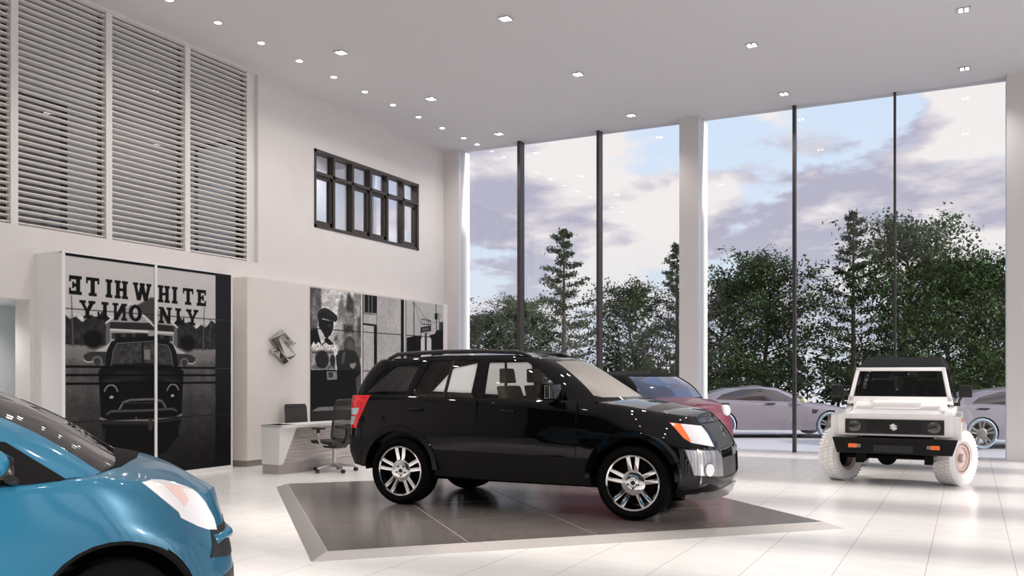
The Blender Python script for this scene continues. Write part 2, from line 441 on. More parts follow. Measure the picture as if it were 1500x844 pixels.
def print_mesh(name, gray, ys, zs, x, parent, th=.02):
    """gray[i][j] at (ys[i], zs[j]) on plane x facing +X, with a solid backing edge"""
    nu, nv = gray.shape
    ys = np.asarray(ys); zs = np.asarray(zs)
    Y, Z = np.meshgrid(ys, zs, indexing='ij')
    co = np.stack([np.full(nu*nv, x), Y.ravel(), Z.ravel()], 1)
    idx = np.arange(nu*nv).reshape(nu, nv)
    q = np.stack([idx[:-1, :-1], idx[1:, :-1], idx[1:, 1:], idx[:-1, 1:]], -1).reshape(-1, 4)
    border = list(idx[:, 0])+list(idx[-1, 1:])+list(idx[-2::-1, -1])+list(idx[0, -2:0:-1])
    nb = len(border); back = co[border].copy(); back[:, 0] -= th
    co = np.concatenate([co, back]); base = nu*nv
    side = [(border[i], base+i, base+(i+1) % nb, border[(i+1) % nb]) for i in range(nb)]
    me = bpy.data.meshes.new(name)
    me.from_pydata(co.tolist(), [], q.tolist()+side+[tuple(range(base+nb-1, base-1, -1))])
    g = gray/255; g = np.clip(np.where(g < .62, g*(.76+.24*g/.62), g)*1.07, 0.01, 1)
    lin = np.where(g <= .04045, g/12.92, ((g+.055)/1.055)**2.4).ravel()
    col = np.ones((len(co), 4)); col[:nu*nv, 0] = lin*1.02; col[:nu*nv, 1] = lin*.985; col[:nu*nv, 2] = lin*.95; col[nu*nv:, :3] = .05
    at = me.color_attributes.new('ink', 'FLOAT_COLOR', 'POINT'); at.data.foreach_set('color', col.ravel().astype(np.float32))
    me.materials.append(M['print'])
    o = bpy.data.objects.new(name, me); C.objects.link(o); o.parent = parent
    return o

# ---- poster with slab lettering, drawn outward from the centre bar (q), height z
XP = -10.27
YBAR = 8.956
def qz(px, py):
    y, z = on_x(px, py, XP); return (YBAR-y, z)
def c1(*p): return [qz(85+x/5.627, 365+y/5.627) for x, y in p]
def c2(*p): return [qz(85+x/4.442, 500+y/4.442) for x, y in p]
R = Raster(-.02, 1.62, .06, 3.03, .0075, 190)
R.a = 178+ (R.V-2.2)*14
# ground
zg = np.clip((1.95-R.V)/.9, 0, 1)
R._blend(np.clip((1.86-R.V)/.02, 0, 1), 0); R._blend(np.clip((1.86-R.V)/.02, 0, 1), np.interp(R.V, [.1, .7, 1.1, 1.4, 1.62, 1.8, 1.9], [26, 52, 72, 84, 90, 122, 136]))
R.poly([(-.1, 2.28)]+[(u, 2.24+.05*math.sin(u*9)+.03*math.sin(u*31)) for u in np.linspace(-.1, 1.7, 60)]+[(1.7, 1.86), (-.1, 1.86)], 48)
R.noise(.05, .22, box=(-1, 2, 1.84, 2.26)); R.noise(.02, .15, box=(-1, 2, 1.84, 2.26)); R.noise(.03, .10, box=(-1, 2, 0, 1.8)); R.noise(.12, .12, box=(-1, 2, 0, 1.8))
R.poly(c1((640, 470), (760, 400), (800, 400), (800, 640), (640, 560)), 58, .9, .03)
R.poly(c1((300, 840), (300, 820), (420, 780), (500, 760), (800, 760), (800, 900), (0, 900), (0, 820)), 118, .8, .03)
R.ell(c1((290, 745))[0], .14, .12, 14, .95, .4)
R.line(c1((110, 385), (125, 810)), .016, 95); R.line(c1((42, 490), (45, 760)), .012, 90)
# store
R.poly(c1((395, 600), (600, 440), (800, 620), (800, 780), (400, 780)), 148)
R.poly(c1((395, 610), (430, 600), (430, 780), (395, 780)), 100)
R.poly(c1((430, 600), (800, 610), (800, 672), (425, 655)), 46)
R.line(c1((395, 610), (600, 445), (790, 635)), .022, 200)
R.poly(c1((428, 655), (745, 672), (745, 688), (428, 670)), 195)
R.poly(c1((440, 690), (745, 695), (745, 760), (440, 740)), 62)
for q in ((470, 520), (560, 610), (640, 735)): R.poly(c1((q[0], 692), (q[1], 694), (q[1], 760), (q[0], 745)), 28)
# car behind
R.poly(c2((165, 92), (200, 72), (300, 55), (340, 80), (340, 150), (175, 135)), 56)
R.poly(c2((235, 66), (300, 38), (345, 0), (345, 70)), 168)
R.ell(c2((255, 133))[0], .085, .08, 100); R.ell(c2((255, 133))[0], .05, .05, 60)
R.line(c2((168, 122), (188, 136), (225, 134)), .018, 170)
# the big black car
R.poly(c2((305, 165), (318, 60), (345, 5), (400, -25), (640, -35), (700, 170)), 20)
R.poly(c2((350, 150), (358, 60), (385, 22), (545, 12), (545, 142)), 62); R.poly(c2((556, 12), (650, 12), (650, 142), (556, 142)), 66)
R.noise(.04, .3, box=(-.05, .6, 1.6, 1.95))
R.poly(c2((560, 55), (598, 55), (600, 120), (562, 118)), 120)
R.line(c2((345, 160), (360, 60), (385, 14), (640, 0)), .012, 110)
R.poly(c2((262, 190), (300, 165), (640, 165), (700, 760), (400, 760), (300, 650), (280, 520), (270, 330)), 15)
R.ell(c2((460, 225))[0], .30, .07, 44, .8, .6); R.ell(c2((350, 262))[0], .16, .03, 60, .6, .6)
R.ell(c2((345, 345))[0], .10, .115, 6)
R.line([(c2((345, 340))[0][0]+.105*math.cos(a), c2((345, 340))[0][1]+.115*math.sin(a)) for a in np.linspace(.3, 2.9, 14)], .02, 135)
R.ell(c2((348, 364))[0], .032, .018, 165)
R.line(c2((400, 440), (425, 398), (470, 382), (640, 376)), .03, 105); R.line(c2((415, 402), (640, 400)), .012, 60)
R.line(c2((318, 474), (345, 456), (640, 448)), .03, 80); R.line(c2((345, 470), (640, 462)), .012, 30)
R.line(c2((278, 503), (320, 520), (640, 515)), .035, 120); R.line(c2((290, 530), (640, 532)), .05, 42)
R.poly(c2((590, 500), (615, 500), (612, 580), (588, 580)), 60); R.line(c2((508, 498), (510, 512)), .02, 130)
R.line(c2((300, 570), (300, 640)), .02, 50)
# slab letters (unit box 10 x 10 polygons)
LT = {
 'E': [[(0, 0), (10, 0), (10, 3.4), (8.4, 3.4), (8.4, 2), (4.6, 2), (4.6, 4.1), (6, 4.1), (6, 3.2), (7.6, 3.2), (7.6, 6.8), (6, 6.8), (6, 5.9), (4.6, 5.9), (4.6, 8), (8.4, 8), (8.4, 6.8), (10, 6.8), (10, 10), (0, 10), (0, 8.3), (1.3, 8.3), (1.3, 1.7), (0, 1.7)]],
 'T': [[(2, 0), (8, 0), (8, 1.6), (6.6, 1.6), (6.6, 8.2), (8.6, 8.2), (8.6, 6.6), (10, 6.6), (10, 10), (0, 10), (0, 6.6), (1.4, 6.6), (1.4, 8.2), (3.4, 8.2), (3.4, 1.6), (2, 1.6)]],
 'I': [[(0, 0), (10, 0), (10, 1.6), (8, 1.6), (8, 8.4), (10, 8.4), (10, 10), (0, 10), (0, 8.4), (2, 8.4), (2, 1.6), (0, 1.6)]],
 'H': [[(0, 0), (4.6, 0), (4.6, 1.5), (3.8, 1.5), (3.8, 4.2), (6.2, 4.2), (6.2, 1.5), (5.4, 1.5), (5.4, 0), (10, 0), (10, 1.5), (9, 1.5), (9, 8.5), (10, 8.5), (10, 10), (5.4, 10), (5.4, 8.5), (6.2, 8.5), (6.2, 5.8), (3.8, 5.8), (3.8, 8.5), (4.6, 8.5), (4.6, 10), (0, 10), (0, 8.5), (1, 8.5), (1, 1.5), (0, 1.5)]],
 'W': [[(2.1, 0), (4.2, 0), (5, 4), (5.8, 0), (7.9, 0), (9.5, 8.5), (10, 8.5), (10, 10), (7.2, 10), (7.2, 8.5), (7.8, 8.5), (7, 4.2), (6.1, 8.5), (6.4, 8.5), (6.4, 10), (3.6, 10), (3.6, 8.5), (3.9, 8.5), (3, 4.2), (2.2, 8.5), (2.8, 8.5), (2.8, 10), (0, 10), (0, 8.5), (.5, 8.5)]],
 'O': [[(5+5*math.cos(a), 5+5*math.sin(a)) for a in np.linspace(0, 2*PI, 28, endpoint=False)]],
 'N': [[(0, 0), (4, 0), (4, 1.5), (3, 1.5), (3, 5.6), (6.6, 0), (9, 0), (9, 8.5), (10, 8.5), (10, 10), (6, 10), (6, 8.5), (7, 8.5), (7, 4.2), (3.6, 10), (0, 10), (0, 8.5), (1, 8.5), (1, 1.5), (0, 1.5)]],
 'L': [[(0, 0), (10, 0), (10, 4.2), (8.4, 4.2), (8.4, 2), (5, 2), (5, 8.4), (6.6, 8.4), (6.6, 10), (0, 10), (0, 8.4), (1.6, 8.4), (1.6, 1.6), (0, 1.6)]],
 'Y': [[(2.6, 0), (7.4, 0), (7.4, 1.5), (6.3, 1.5), (6.3, 4), (9, 8.5), (10, 8.5), (10, 10), (6, 10), (6, 8.5), (6.8, 8.5), (5.2, 5.6), (3.8, 8.5), (4.4, 8.5), (4.4, 10), (0, 10), (0, 8.5), (1, 8.5), (3.7, 4), (3.7, 1.5), (2.6, 1.5)]],
}
def letter(ch, qc, w, z0, z1):
    for P in LT[ch]: R.poly([(qc+(x/10-.5)*w, z0+y/10*(z1-z0)) for x, y in P], 14)
    if ch == 'O': R.ell((qc, (z0+z1)/2), w*.2, (z1-z0)*.3, 170, 1, .2)
for ch, qc, w in (('W', .231, .31), ('H', .575, .215), ('I', .771, .105), ('T', 1.02, .2), ('E', 1.275, .185)): letter(ch, qc, w, 2.512, 2.755)
for ch, qc, w in (('O', .345, .22), ('N', .6, .235), ('L', .863, .17), ('Y', 1.10, .24)): letter(ch, qc, w, 2.214, 2.447)
R.noise(.012, .012)
for z, wd in ((1.582, .03), (1.472, .03), (1.36, .03)): R.line([(-1, z), (3, z)], wd, 3)
for z in (2.325, .865): R.line([(-1, z), (3, z)], .012, 25)
R.line([(-1, 3.025), (3, 3.025)], .05, 8)

BY0, BY1, BZ1 = 7.478, 10.43, 3.05
t = thing('poster_cabinet', 'white wall cabinet with black and white print of old car and mirrored lettering', 'display cabinet', (XP, 8.95, 0))
def rel(o): o.location = (-XP, -8.95, 0); return o
bm = bmesh.new(); box(bm, XL, XP-.04, BY0+.002, BY1-.002, .0, BZ1-.002); rel(obj('cabinet_body', bm, M['white'], t))
bm = bmesh.new(); box(bm, XP-.04, XP+.012, BY0, BY0+.05, 0, BZ1, .004); box(bm, XP-.04, XP+.012, BY1-.03, BY1, 0, BZ1, .004); box(bm, XP-.04, XP+.01, BY0, BY1, BZ1-.015, BZ1); box(bm, XP-.04, XP+.01, BY0, BY1, 0, .07)
rel(obj('cabinet_frame', bm, M['white'], t))
bm = bmesh.new(); box(bm, XP-.04, XP+.012, YBAR-.022, YBAR+.022, 0, BZ1, .004); rel(obj('divider_bar', bm, M['white'], t))
n0 = int((.022+.02)/.0075); nl = int((YBAR-(BY0+.05)+.02)/.0075)
qs = R.U[:, 0]
sel = np.where((qs >= .022) & (qs <= YBAR-BY0-.05))[0]
rel(print_mesh('poster_print', R.a[sel][::-1], (YBAR-qs[sel])[::-1], R.V[0], XP, t))
sel = np.where((qs >= .45) & (qs <= .45+10.09-YBAR-.022))[0]
rel(print_mesh('poster_print', R.a[sel], YBAR+.022+(qs[sel]-qs[sel][0]), R.V[0], XP, t))
bm = bmesh.new()
for z0, z1 in ((.07, .86), (.868, 1.575), (1.583, 2.32), (2.328, 3.03)): box(bm, XP-.03, XP+.001, 10.083, BY1-.03, z0, z1)
rel(obj('black_panel', bm, mat('black_gloss_panel', (.004, .004, .004), .3, spec=.2), t))

# ---- street scene mural on the feature wall
XM = -10.3
def d4(*p): return [on_x(448+x/7.673, 415+y/7.673, XM) for x, y in p]
def d5(*p): return [on_x(550+x/8.436, 425+y/8.436, XM) for x, y in p]
def d6(*p): return [on_x(448+x/7.033, 500+y/7.033, XM) for x, y in p]
Z0, Z1 = .12, 3.016
ya = on_x(454.5, 500, XM)[0]; yb = on_x(527.5, 500, XM)[0]; yc = on_x(531, 500, XM)[0]; yd = on_x(590.5, 500, XM)[0]; ye = on_x(594, 500, XM)[0]; yf = on_x(648, 500, XM)[0]
mt = thing('street_mural', 'three panel black and white mural of flat capped newspaper seller and street signs', 'mural', (XM, (ya+yf)/2, .12))
def relm(o): o.location = (-XM, -(ya+yf)/2, -.12); return o
joints = [on_x(454, y, XM)[1] for y in (481, 543, 604)]
def fin(R): 
    for z in joints: R.line([(0, z), (30, z)], .014, 18)
R = Raster(ya, yb, Z0, Z1, .0085, 196)
R.poly(d4((40, 0), (162, 0), (165, 280), (120, 330), (120, 700), (40, 700)), 92, 1, .05); R.poly(d4((60, 160), (100, 160), (110, 420), (60, 420)), 135, .7, .1)
R.poly(d4((345, 330), (365, 200), (380, 190), (384, 120), (396, 125), (412, 200), (415, 262), (450, 262), (455, 130), (478, 130), (505, 180), (530, 110), (620, 120), (620, 844), (345, 844)), 125, 1, .04)
R.poly(d4((455, 130), (480, 100), (520, 200), (520, 330), (440, 300)), 55, .8, .06); R.poly(d4((410, 470), (520, 470), (525, 560), (415, 560)), 50, .8, .06)
R.poly(d4((540, 160), (600, 160), (600, 380), (540, 500)), 165, .7, .08); R.poly(d4((570, 380), (610, 380), (610, 600), (570, 600)), 70, .8, .08)
R.poly(d4((300, 450), (400, 420), (400, 700), (300, 700)), 175, .7, .08); R.poly(d4((300, 580), (345, 580), (345, 660), (300, 660)), 60, .8, .06)
R.blur(.025); R.noise(.08, .15); R.noise(.03, .1)
# second man
R.ell(d6((440, 45))[0], .17, .17, 70, 1, .3); R.ell(d6((445, 60))[0], .12, .12, 105, .6, .5)
R.poly(d6((300, 150), (340, 100), (410, 80), (500, 100), (540, 160), (565, 320), (300, 320)), 42, 1, .04); R.poly(d6((372, 120), (400, 110), (380, 230), (355, 230)), 110, .7, .04)
R.poly(d6((500, 60), (565, 40), (565, 180), (520, 160)), 90, .8, .06)
R.poly(d6((440, 235), (500, 220), (510, 245), (480, 285), (450, 270)), 150, .9, .02)
# the seller
R.poly(d6((30, 60), (300, 300), (560, 300), (560, 680), (30, 740)), 16, 1, .02)
R.poly(d4((40, 525), (120, 515), (165, 640), (235, 610), (300, 680), (305, 720), (40, 720)), 24)
R.poly(d4((132, 400), (300, 430), (298, 500), (270, 585), (225, 625), (160, 570), (132, 480)), 30)
R.poly(d4((116, 360), (125, 320), (155, 290), (205, 278), (245, 290), (300, 330), (342, 370), (345, 410), (325, 437), (300, 430), (180, 395), (150, 440), (128, 430)), 42)
R.line(d4((135, 330), (200, 295), (260, 350), (335, 395)), .02, 70, .7); R.ell(d4((255, 480))[0], .06, .04, 62, .8, .5)
R.poly(d4((122, 530), (150, 512), (190, 575), (198, 660), (165, 690)), 190); R.poly(d4((240, 600), (290, 570), (330, 580), (300, 640)), 175, .8)
R.poly(d4((50, 700), (78, 655), (100, 690), (130, 660), (170, 700), (210, 665), (250, 695), (300, 690), (305, 765), (50, 765)), 195)
R.poly(d6((42, 88), (278, 88), (304, 292), (45, 296)), 150); R.line(d6((282, 60), (306, 298)), .03, 205)
R.poly(d6((50, 105), (272, 105), (274, 128), (50, 128)), 75, .8); R.poly(d6((52, 245), (290, 245), (294, 285), (52, 287)), 85, .7)
R.ell(d6((158, 188))[0], .19, .16, 42); R.ell(d6((265, 200))[0], .08, .11, 48)
R.noise(.025, .25, box=(ya, ya+.85, 1.4, 2.1))
R.poly(d6((205, 308), (308, 312), (312, 392), (210, 400)), 128); R.poly(d6((220, 318), (270, 318), (272, 375), (225, 378)), 60)
R.poly(d6((505, 380), (555, 330), (560, 520), (515, 545)), 110, .7, .05)
R.poly(d6((45, 725), (120, 678), (440, 664), (445, 700)), 118); R.poly(d6((30, 728), (560, 700), (560, 1000), (30, 1000)), 46)
R.noise(.02, .12); fin(R); relm(print_mesh('mural_panel', R.a, R.U[:, 0], R.V[0], XM+.022, mt))
R = Raster(yc, yd, Z0, Z1, .0085, 168)
R.noise(.3, .06); R.noise(.04, .06)
R.poly(d4((625, 100), (785, 130), (785, 340), (625, 325)), 20)
for x0, x1 in ((632, 652), (692, 700), (730, 738)): R.poly(d4((x0, 100), (x1, 100), (x1, 335), (x0, 335)), 130)
R.poly(d4((625, 328), (772, 345), (772, 360), (625, 345)), 120)
R.poly(d4((625, 448), (780, 465), (780, 485), (625, 468)), 10)
R.poly(d4((755, 470), (787, 470), (787, 2400), (755, 2400)), 10); R.line(d4((787, 100), (787, 900)), .02, 60)
R.line(d5((165, 100), (172, 470)), .01, 120, .6)
R.poly(d5((303, 60), (352, 60), (355, 600), (350, 2000), (300, 2000)), 8); R.ell(d5((345, 480))[0], .02, .5, 190, .6, .6)
fin(R); relm(print_mesh('mural_panel', R.a, R.U[:, 0], R.V[0], XM+.022, mt))
R = Raster(ye, yf, Z0, Z1, .0085, 170)
R.a = R.a+(R.V-2.3)*10; R.noise(.05, .03)
R.line(d5((462, 145), (465, 570)), .03, 50)
R.line(d5((465, 150), (520, 330), (540, 440)), .012, 90); R.line(d5((470, 160), (600, 340), (680, 385)), .012, 80)
R.line(d5((560, 358), (670, 382), (672, 432), (560, 420), (560, 358)), .02, 60); 
for x in (590, 620, 650): R.line(d5((x, 385), (x+8, 410)), .018, 90)
R.line(d5((645, 385), (645, 450)), .018, 40)
R.poly(d5((375, 590), (460, 570), (550, 562), (560, 570), (560, 2500), (375, 2500)), 12)
R.poly(d5((655, 560), (722, 543), (745, 495), (830, 490), (830, 2500), (660, 2500)), 15)
R.poly(d5((775, 400), (830, 390), (830, 495), (775, 495)), 60)
R.poly(d5((550, 610), (582, 548), (640, 545), (680, 610), (680, 2500), (550, 2500)), 192)
R.poly(d5((598, 540), (624, 525), (624, 760), (598, 760)), 50)
R.poly(d5((546, 460), (675, 440), (675, 508), (546, 530)), 32)
for i, x in enumerate((575, 592, 609, 626, 643)): R.line(d5((x, 478-i*2.5), (x, 508-i*2.5)), .02, 130); R.line(d5((x, 480-i*2.5), (x+9, 479-i*2.5)), .012, 120)
R.line(d5((549, 520), (549, 560)), .018, 50)
R.line(d5((738, 185), (745, 500)), .03, 40); R.poly(d5((720, 290), (757, 285), (757, 362), (722, 365)), 18); R.line(d5((772, 290), (775, 390)), .025, 50); R.line(d5((797, 305), (797, 340)), .02, 80); R.line(d5((700, 400), (760, 402)), .012, 100)
fin(R); relm(print_mesh('mural_panel', R.a, R.U[:, 0], R.V[0], XM+.022, mt))

# ---- chrome S emblem
SS = [(-.05, 1.0), (.31, .68), (.62, .42), (1.0, .29), (.94, .20), (.67, .155), (.40, .19), (.08, .39), (-.21, .62), (1.0, -.416)]
SS = SS+[(-u, -v) for u, v in SS]
def emblem(bm, P, w, h, th, bev):
    """P(u, v, d) -> point; a bevelled prism of the S outline"""
    A = [bm.verts.new(P(u*w, v*h, 0)) for u, v in SS]; B = [bm.verts.new(P(u*w*1, v*h, th)) for u, v in SS]
    fs = [bm.faces.new(A), bm.faces.new(B[::-1])]; n = len(SS)
    for i in range(n): fs.append(bm.faces.new((A[i], B[i], B[(i+1) % n], A[(i+1) % n])))
    bmesh.ops.recalc_face_normals(bm, faces=fs)
    if bev: bmesh.ops.bevel(bm, geom=list(fs[1].edges), offset=bev, segments=2, profile=.5, affect='EDGES', clamp_overlap=True)
y0, z0 = on_x(412, 508.5, XM)
yl_, _ = on_x(393.5, 508, XM); yr_, _ = on_x(431.5, 508, XM); zt_ = on_x(412, 484, XM)[1]; zb_ = on_x(412, 534, XM)[1]
bm = bmesh.new(); EW, EH = (yr_-yl_)/2, (zt_-zb_)/2
def EP(u, v, d): return (XM+.02+d, y0+u*EW, (zt_+zb_)/2+v*EH)
emblem(bm, lambda u, v, d: (XM+.02+d, y0+u, (zt_+zb_)/2+v), EW, EH, .03, 0)
OU = [(-.05, 1), (.31, .68), (.62, .42), (1, .29)]; IN = [(-.21, .62), (.08, .39), (.45, .18), (.94, .20)]; MI = [(-.12, .82), (.2, .54), (.54, .31), (.92, .25)]
for g in (1, -1):
    f_ = lambda pts, hs: bm.faces.new([bm.verts.new(EP(g*u, g*v, h)) for (u, v), h in zip(pts, hs)])
    lo_, hi_ = .0302, .11
    for i in range(3):
        a_, b_ = (hi_ if i else hi_), (hi_ if i < 2 else .04)
        f_([OU[i], OU[i+1], MI[i+1], MI[i]], [lo_, lo_, b_, a_]); f_([IN[i], MI[i], MI[i+1], IN[i+1]], [lo_, a_, b_, lo_])
    f_([(-1, .416), (-.05, 1), (-.12, .82)], [lo_, lo_, hi_]); f_([(-1, .416), (-.12, .82), (-.21, .62)], [lo_, hi_, lo_])
    f_([(-1, .416), (-.21, .62), (-.62, .44)], [lo_, lo_, hi_]); f_([(-.21, .62), (1, -.416), (.62, -.44), (-.62, .44)], [lo_, lo_, hi_, hi_])
bmesh.ops.recalc_face_normals(bm, faces=bm.faces)
o = obj('wall_emblem', bm, mat('darkened_chrome', (.5, .49, .47), .12, 1)); tag(o, 'brushed metal S emblem mounted on the pale feature wall above the desk', 'logo')
# ================================================================ car body builder
def pchip(k, P, t):
    """monotone cubic through P (n,3) at knots k, evaluated at t"""
    k = np.asarray(k, float); P = np.asarray(P, float); h = np.diff(k); d = np.diff(P, axis=0)/h[:, None]
    n = len(k); m = np.zeros_like(P)
    for i in range(1, n-1):
        w1 = 2*h[i]+h[i-1]; w2 = h[i]+2*h[i-1]
        ok = d[i-1]*d[i] > 0
        with np.errstate(divide='ignore', invalid='ignore'):
            v = (w1+w2)/(w1/d[i-1]+w2/d[i])
        m[i] = np.where(ok, v, 0)
    m[0] = d[0]; m[-1] = d[-1]
    i = np.clip(np.searchsorted(k, t, side='right')-1, 0, n-2); s = ((t-k[i])/h[i])[:, None]; H = h[i][:, None]
    return ((2*s**3-3*s**2+1)*P[i]+(s**3-2*s**2+s)*H*m[i]+(-2*s**3+3*s**2)*P[i+1]+(s**3-s**2)*H*m[i+1])

def net(levels, nu=6, nv=4, mirror_ends=True):
    """levels: list of half outlines [(x,y,z)...] from rear centre to front centre; returns bmesh of both halves"""
    G = np.array(levels, float)              # (v, u, 3)
    def knots(A):                             # along axis 1
        d = np.linalg.norm(np.diff(A, axis=1), axis=2).mean(0); return np.concatenate([[0], np.cumsum(np.maximum(d, .02))])
    def interp(A, n):
        k = knots(A); t = np.concatenate([np.linspace(k[i], k[i+1], n, endpoint=False) for i in range(len(k)-1)]+[[k[-1]]])
        return np.stack([pchip(k, r, t) for r in A])
    nus = nu
    G = interp(G, nus); G = interp(G.transpose(1, 0, 2), nv).transpose(1, 0, 2)
    V, U, _ = G.shape
    bm = bmesh.new(); grids = []
    for s in (1, -1):
        g = [[bm.verts.new((G[v, u, 0], s*G[v, u, 1], G[v, u, 2])) for u in range(U)] for v in range(V)]
        for v in range(V-1):
            for u in range(U-1):
                q = (g[v][u], g[v][u+1], g[v+1][u+1], g[v+1][u])
                bm.faces.new(q if s < 0 else q[::-1])
        grids.append(g)
    bmesh.ops.remove_doubles(bm, verts=bm.verts, dist=.0015)
    bmesh.ops.dissolve_degenerate(bm, edges=bm.edges, dist=.0008)
    return bm

def deck(level, crown, ts=(.93, .75, .5, .25, 0)):
    """rows going inward from an outline to the centre line"""
    rows = []
    for t in ts:
        rows.append([(x, y*t, z+crown(x)*(1-t*t)) for x, y, z in level])
    return rows

XZ = (Vector((1, 0, 0)), Vector((0, 0, 1)))
YZ = (Vector((0, 1, 0)), Vector((0, 0, 1)))
def cut(bm, poly, tag_, AB=XZ, filt=None, only=None):
    """cut the outline into the surface and give the faces inside it material index tag_"""
    A, B = AB
    us = [p[0] for p in poly]; vs = [p[1] for p in poly]; u0, u1, v0, v1 = min(us), max(us), min(vs), max(vs)
    def near():
        out = []
        for f in bm.faces:
            if only is not None and f.material_index not in only: continue
            a = [v.co.dot(A) for v in f.verts]; b = [v.co.dot(B) for v in f.verts]
            if max(a) < u0-1e-5 or min(a) > u1+1e-5 or max(b) < v0-1e-5 or min(b) > v1+1e-5: continue
            if filt and not filt(f.calc_center_median(), f.normal): continue
            out.append(f)
        return out
    n = len(poly)
    for i in range(n):
        (a0, b0), (a1, b1) = poly[i], poly[(i+1) % n]
        no = A*(b1-b0)-B*(a1-a0)
        if no.length < 1e-7: continue
        fs = near(); geom = set(fs)
        # limit to faces near this edge
        m = .0
        for f in fs: geom.update(f.edges); geom.update(f.verts)
        bmesh.ops.bisect_plane(bm, geom=list(geom), dist=1e-5, plane_co=A*a0+B*b0, plane_no=no.normalized())
    bm.normal_update()
    for f in near():
        c = f.calc_center_median()
        if inpoly(c.dot(A), c.dot(B), poly): f.material_index = tag_

def circle(cx, cz, r, n=28, a0=0, a1=2*PI):
    return [(cx+r*math.cos(a0+(a1-a0)*k/n), cz+r*math.sin(a0+(a1-a0)*k/n)) for k in range(n)]

def split(bm, tags, parent, thick=.012, off=None, sides=()):
    """tags: {index: (name, material, offset outward)}; each tagged region becomes a part; in sides, the left and right patches are separate parts"""
    out = {}
    bm.normal_update()
    nrm = {v.index: v.normal.copy() for v in bm.verts}
    bm.verts.ensure_lookup_table()
    for t, (name, m, push) in tags.items():
        for sgn in ((1, -1) if t in sides else (0,)):
            fs = [f for f in bm.faces if f.material_index == t and (sgn == 0 or f.calc_center_median().y*sgn > 0)]
            if not fs: continue
            b = bmesh.new(); mp = {}
            for f in fs:
                for v in f.verts:
                    if v not in mp: mp[v] = b.verts.new(v.co+v.normal*push)
                try: b.faces.new([mp[v] for v in f.verts]).smooth = True
                except ValueError: pass
            if thick:
                bnd = [e for e in b.edges if len(e.link_faces) == 1]
                b.normal_update()
                th = thick
                inner = {v: b.verts.new(v.co-v.normal*th) for v in list(b.verts)}
                for e in bnd:
                    f = e.link_faces[0]; lp = [l for l in f.loops if l.edge == e][0]
                    a_, b_ = lp.vert, lp.link_loop_next.vert
                    try: b.faces.new((b_, a_, inner[a_], inner[b_]))
                    except ValueError: pass
                for f in list(b.faces):
                    if all(v in inner for v in f.verts):
                        try:
                            nf = b.faces.new([inner[v] for v in reversed(f.verts)]); nf.smooth = True
                        except ValueError: pass
            o = obj(name, b, m, parent)
            try: o.data.set_sharp_from_angle(angle=math.radians(50))
            except Exception: pass
            out.setdefault(t, []).append(o)
    bm.free()
    return out

def tire_mesh(R, rr, w, lug=0, n=64):
    b = bmesh.new(); h = w/2
    prof = [(rr, -h*.78), (rr+.012, -h*.9), (rr+(R-rr)*.4, -h), (R-.035, -h*.97), (R-.012, -h*.86), (R, -h*.7), (R, -h*.36), (R-.008, -h*.34), (R-.008, -h*.30), (R, -h*.28), (R, -h*.03), (R-.008, -h*.02),
            (R-.008, h*.02), (R, h*.03), (R, h*.28), (R-.008, h*.30), (R-.008, h*.34), (R, h*.36), (R, h*.7), (R-.012, h*.86), (R-.035, h*.97), (rr+(R-rr)*.4, h), (rr+.012, h*.9), (rr, h*.78)]
    lathe(b, prof, n)
    return b

def rim_mesh(rr, w, style='five_twin', n=48):
    """faces -y (outer side)"""
    b = bmesh.new(); h = w/2
    lathe(b, [(rr, -h*.8), (rr-.006, -h*.84), (rr-.022, -h*.8), (rr-.03, -h*.55), (rr-.035, h*.6), (rr, h*.78)], n)
    yo = -h*.62
    if style == 'five_twin':
        lathe(b, [(.0001, yo-.012), (.034, yo-.012), (.04, yo-.006), (.105, yo-.010), (.122, yo), (.122, yo+.05), (.0001, yo+.05)], 40, closed=False)
        for k in range(5):
            a = PI/2+k*2*PI/5
            for s in (-1, 1):
                d = Vector((math.cos(a), 0, math.sin(a))); q = Vector((-math.sin(a), 0, math.cos(a)))
                p0 = d*.10+q*s*.026; p1 = d*(rr-.012)+q*s*.050; w0, w1 = .022, .022
                hexa(b, [p0-q*w0+Vector((0, yo+.045, 0)), p0+q*w0+Vector((0, yo+.045, 0)), p1+q*w1+Vector((0, yo+.03, 0)), p1-q*w1+Vector((0, yo+.03, 0)),
                         p0-q*w0+Vector((0, yo-.002, 0)), p0+q*w0+Vector((0, yo-.002, 0)), p1+q*w1+Vector((0, yo-.024, 0)), p1-q*w1+Vector((0, yo-.024, 0))], .004)
    elif style == 'steel':
        lathe(b, [(.0001, yo-.04), (.05, yo-.04), (.055, yo-.02), (.06, yo+.01), (rr*.62, yo+.012), (rr*.7, yo-.012), (rr*.8, yo-.008), (rr-.02, yo+.03), (rr-.02, yo+.04), (.0001, yo+.04)], n, closed=False)
    elif style == 'many':
        lathe(b, [(.0001, yo-.012), (.05, yo-.012), (.055, yo+.03), (.0001, yo+.03)], 24, closed=False)
        for k in range(10):
            a = k*2*PI/10; d = Vector((math.cos(a), 0, math.sin(a))); q = Vector((-math.sin(a), 0, math.cos(a)))
            p0 = d*.045; p1 = d*(rr-.015)
            hexa(b, [p0-q*.008+Vector((0, yo+.02, 0)), p0+q*.008+Vector((0, yo+.02, 0)), p1+q*.02+Vector((0, yo+.02, 0)), p1-q*.02+Vector((0, yo+.02, 0)),
                     p0-q*.008+Vector((0, yo-.006, 0)), p0+q*.008+Vector((0, yo-.006, 0)), p1+q*.02+Vector((0, yo-.018, 0)), p1-q*.02+Vector((0, yo-.018, 0))], .003)
    bmesh.ops.recalc_face_normals(b, faces=b.faces)
    return b

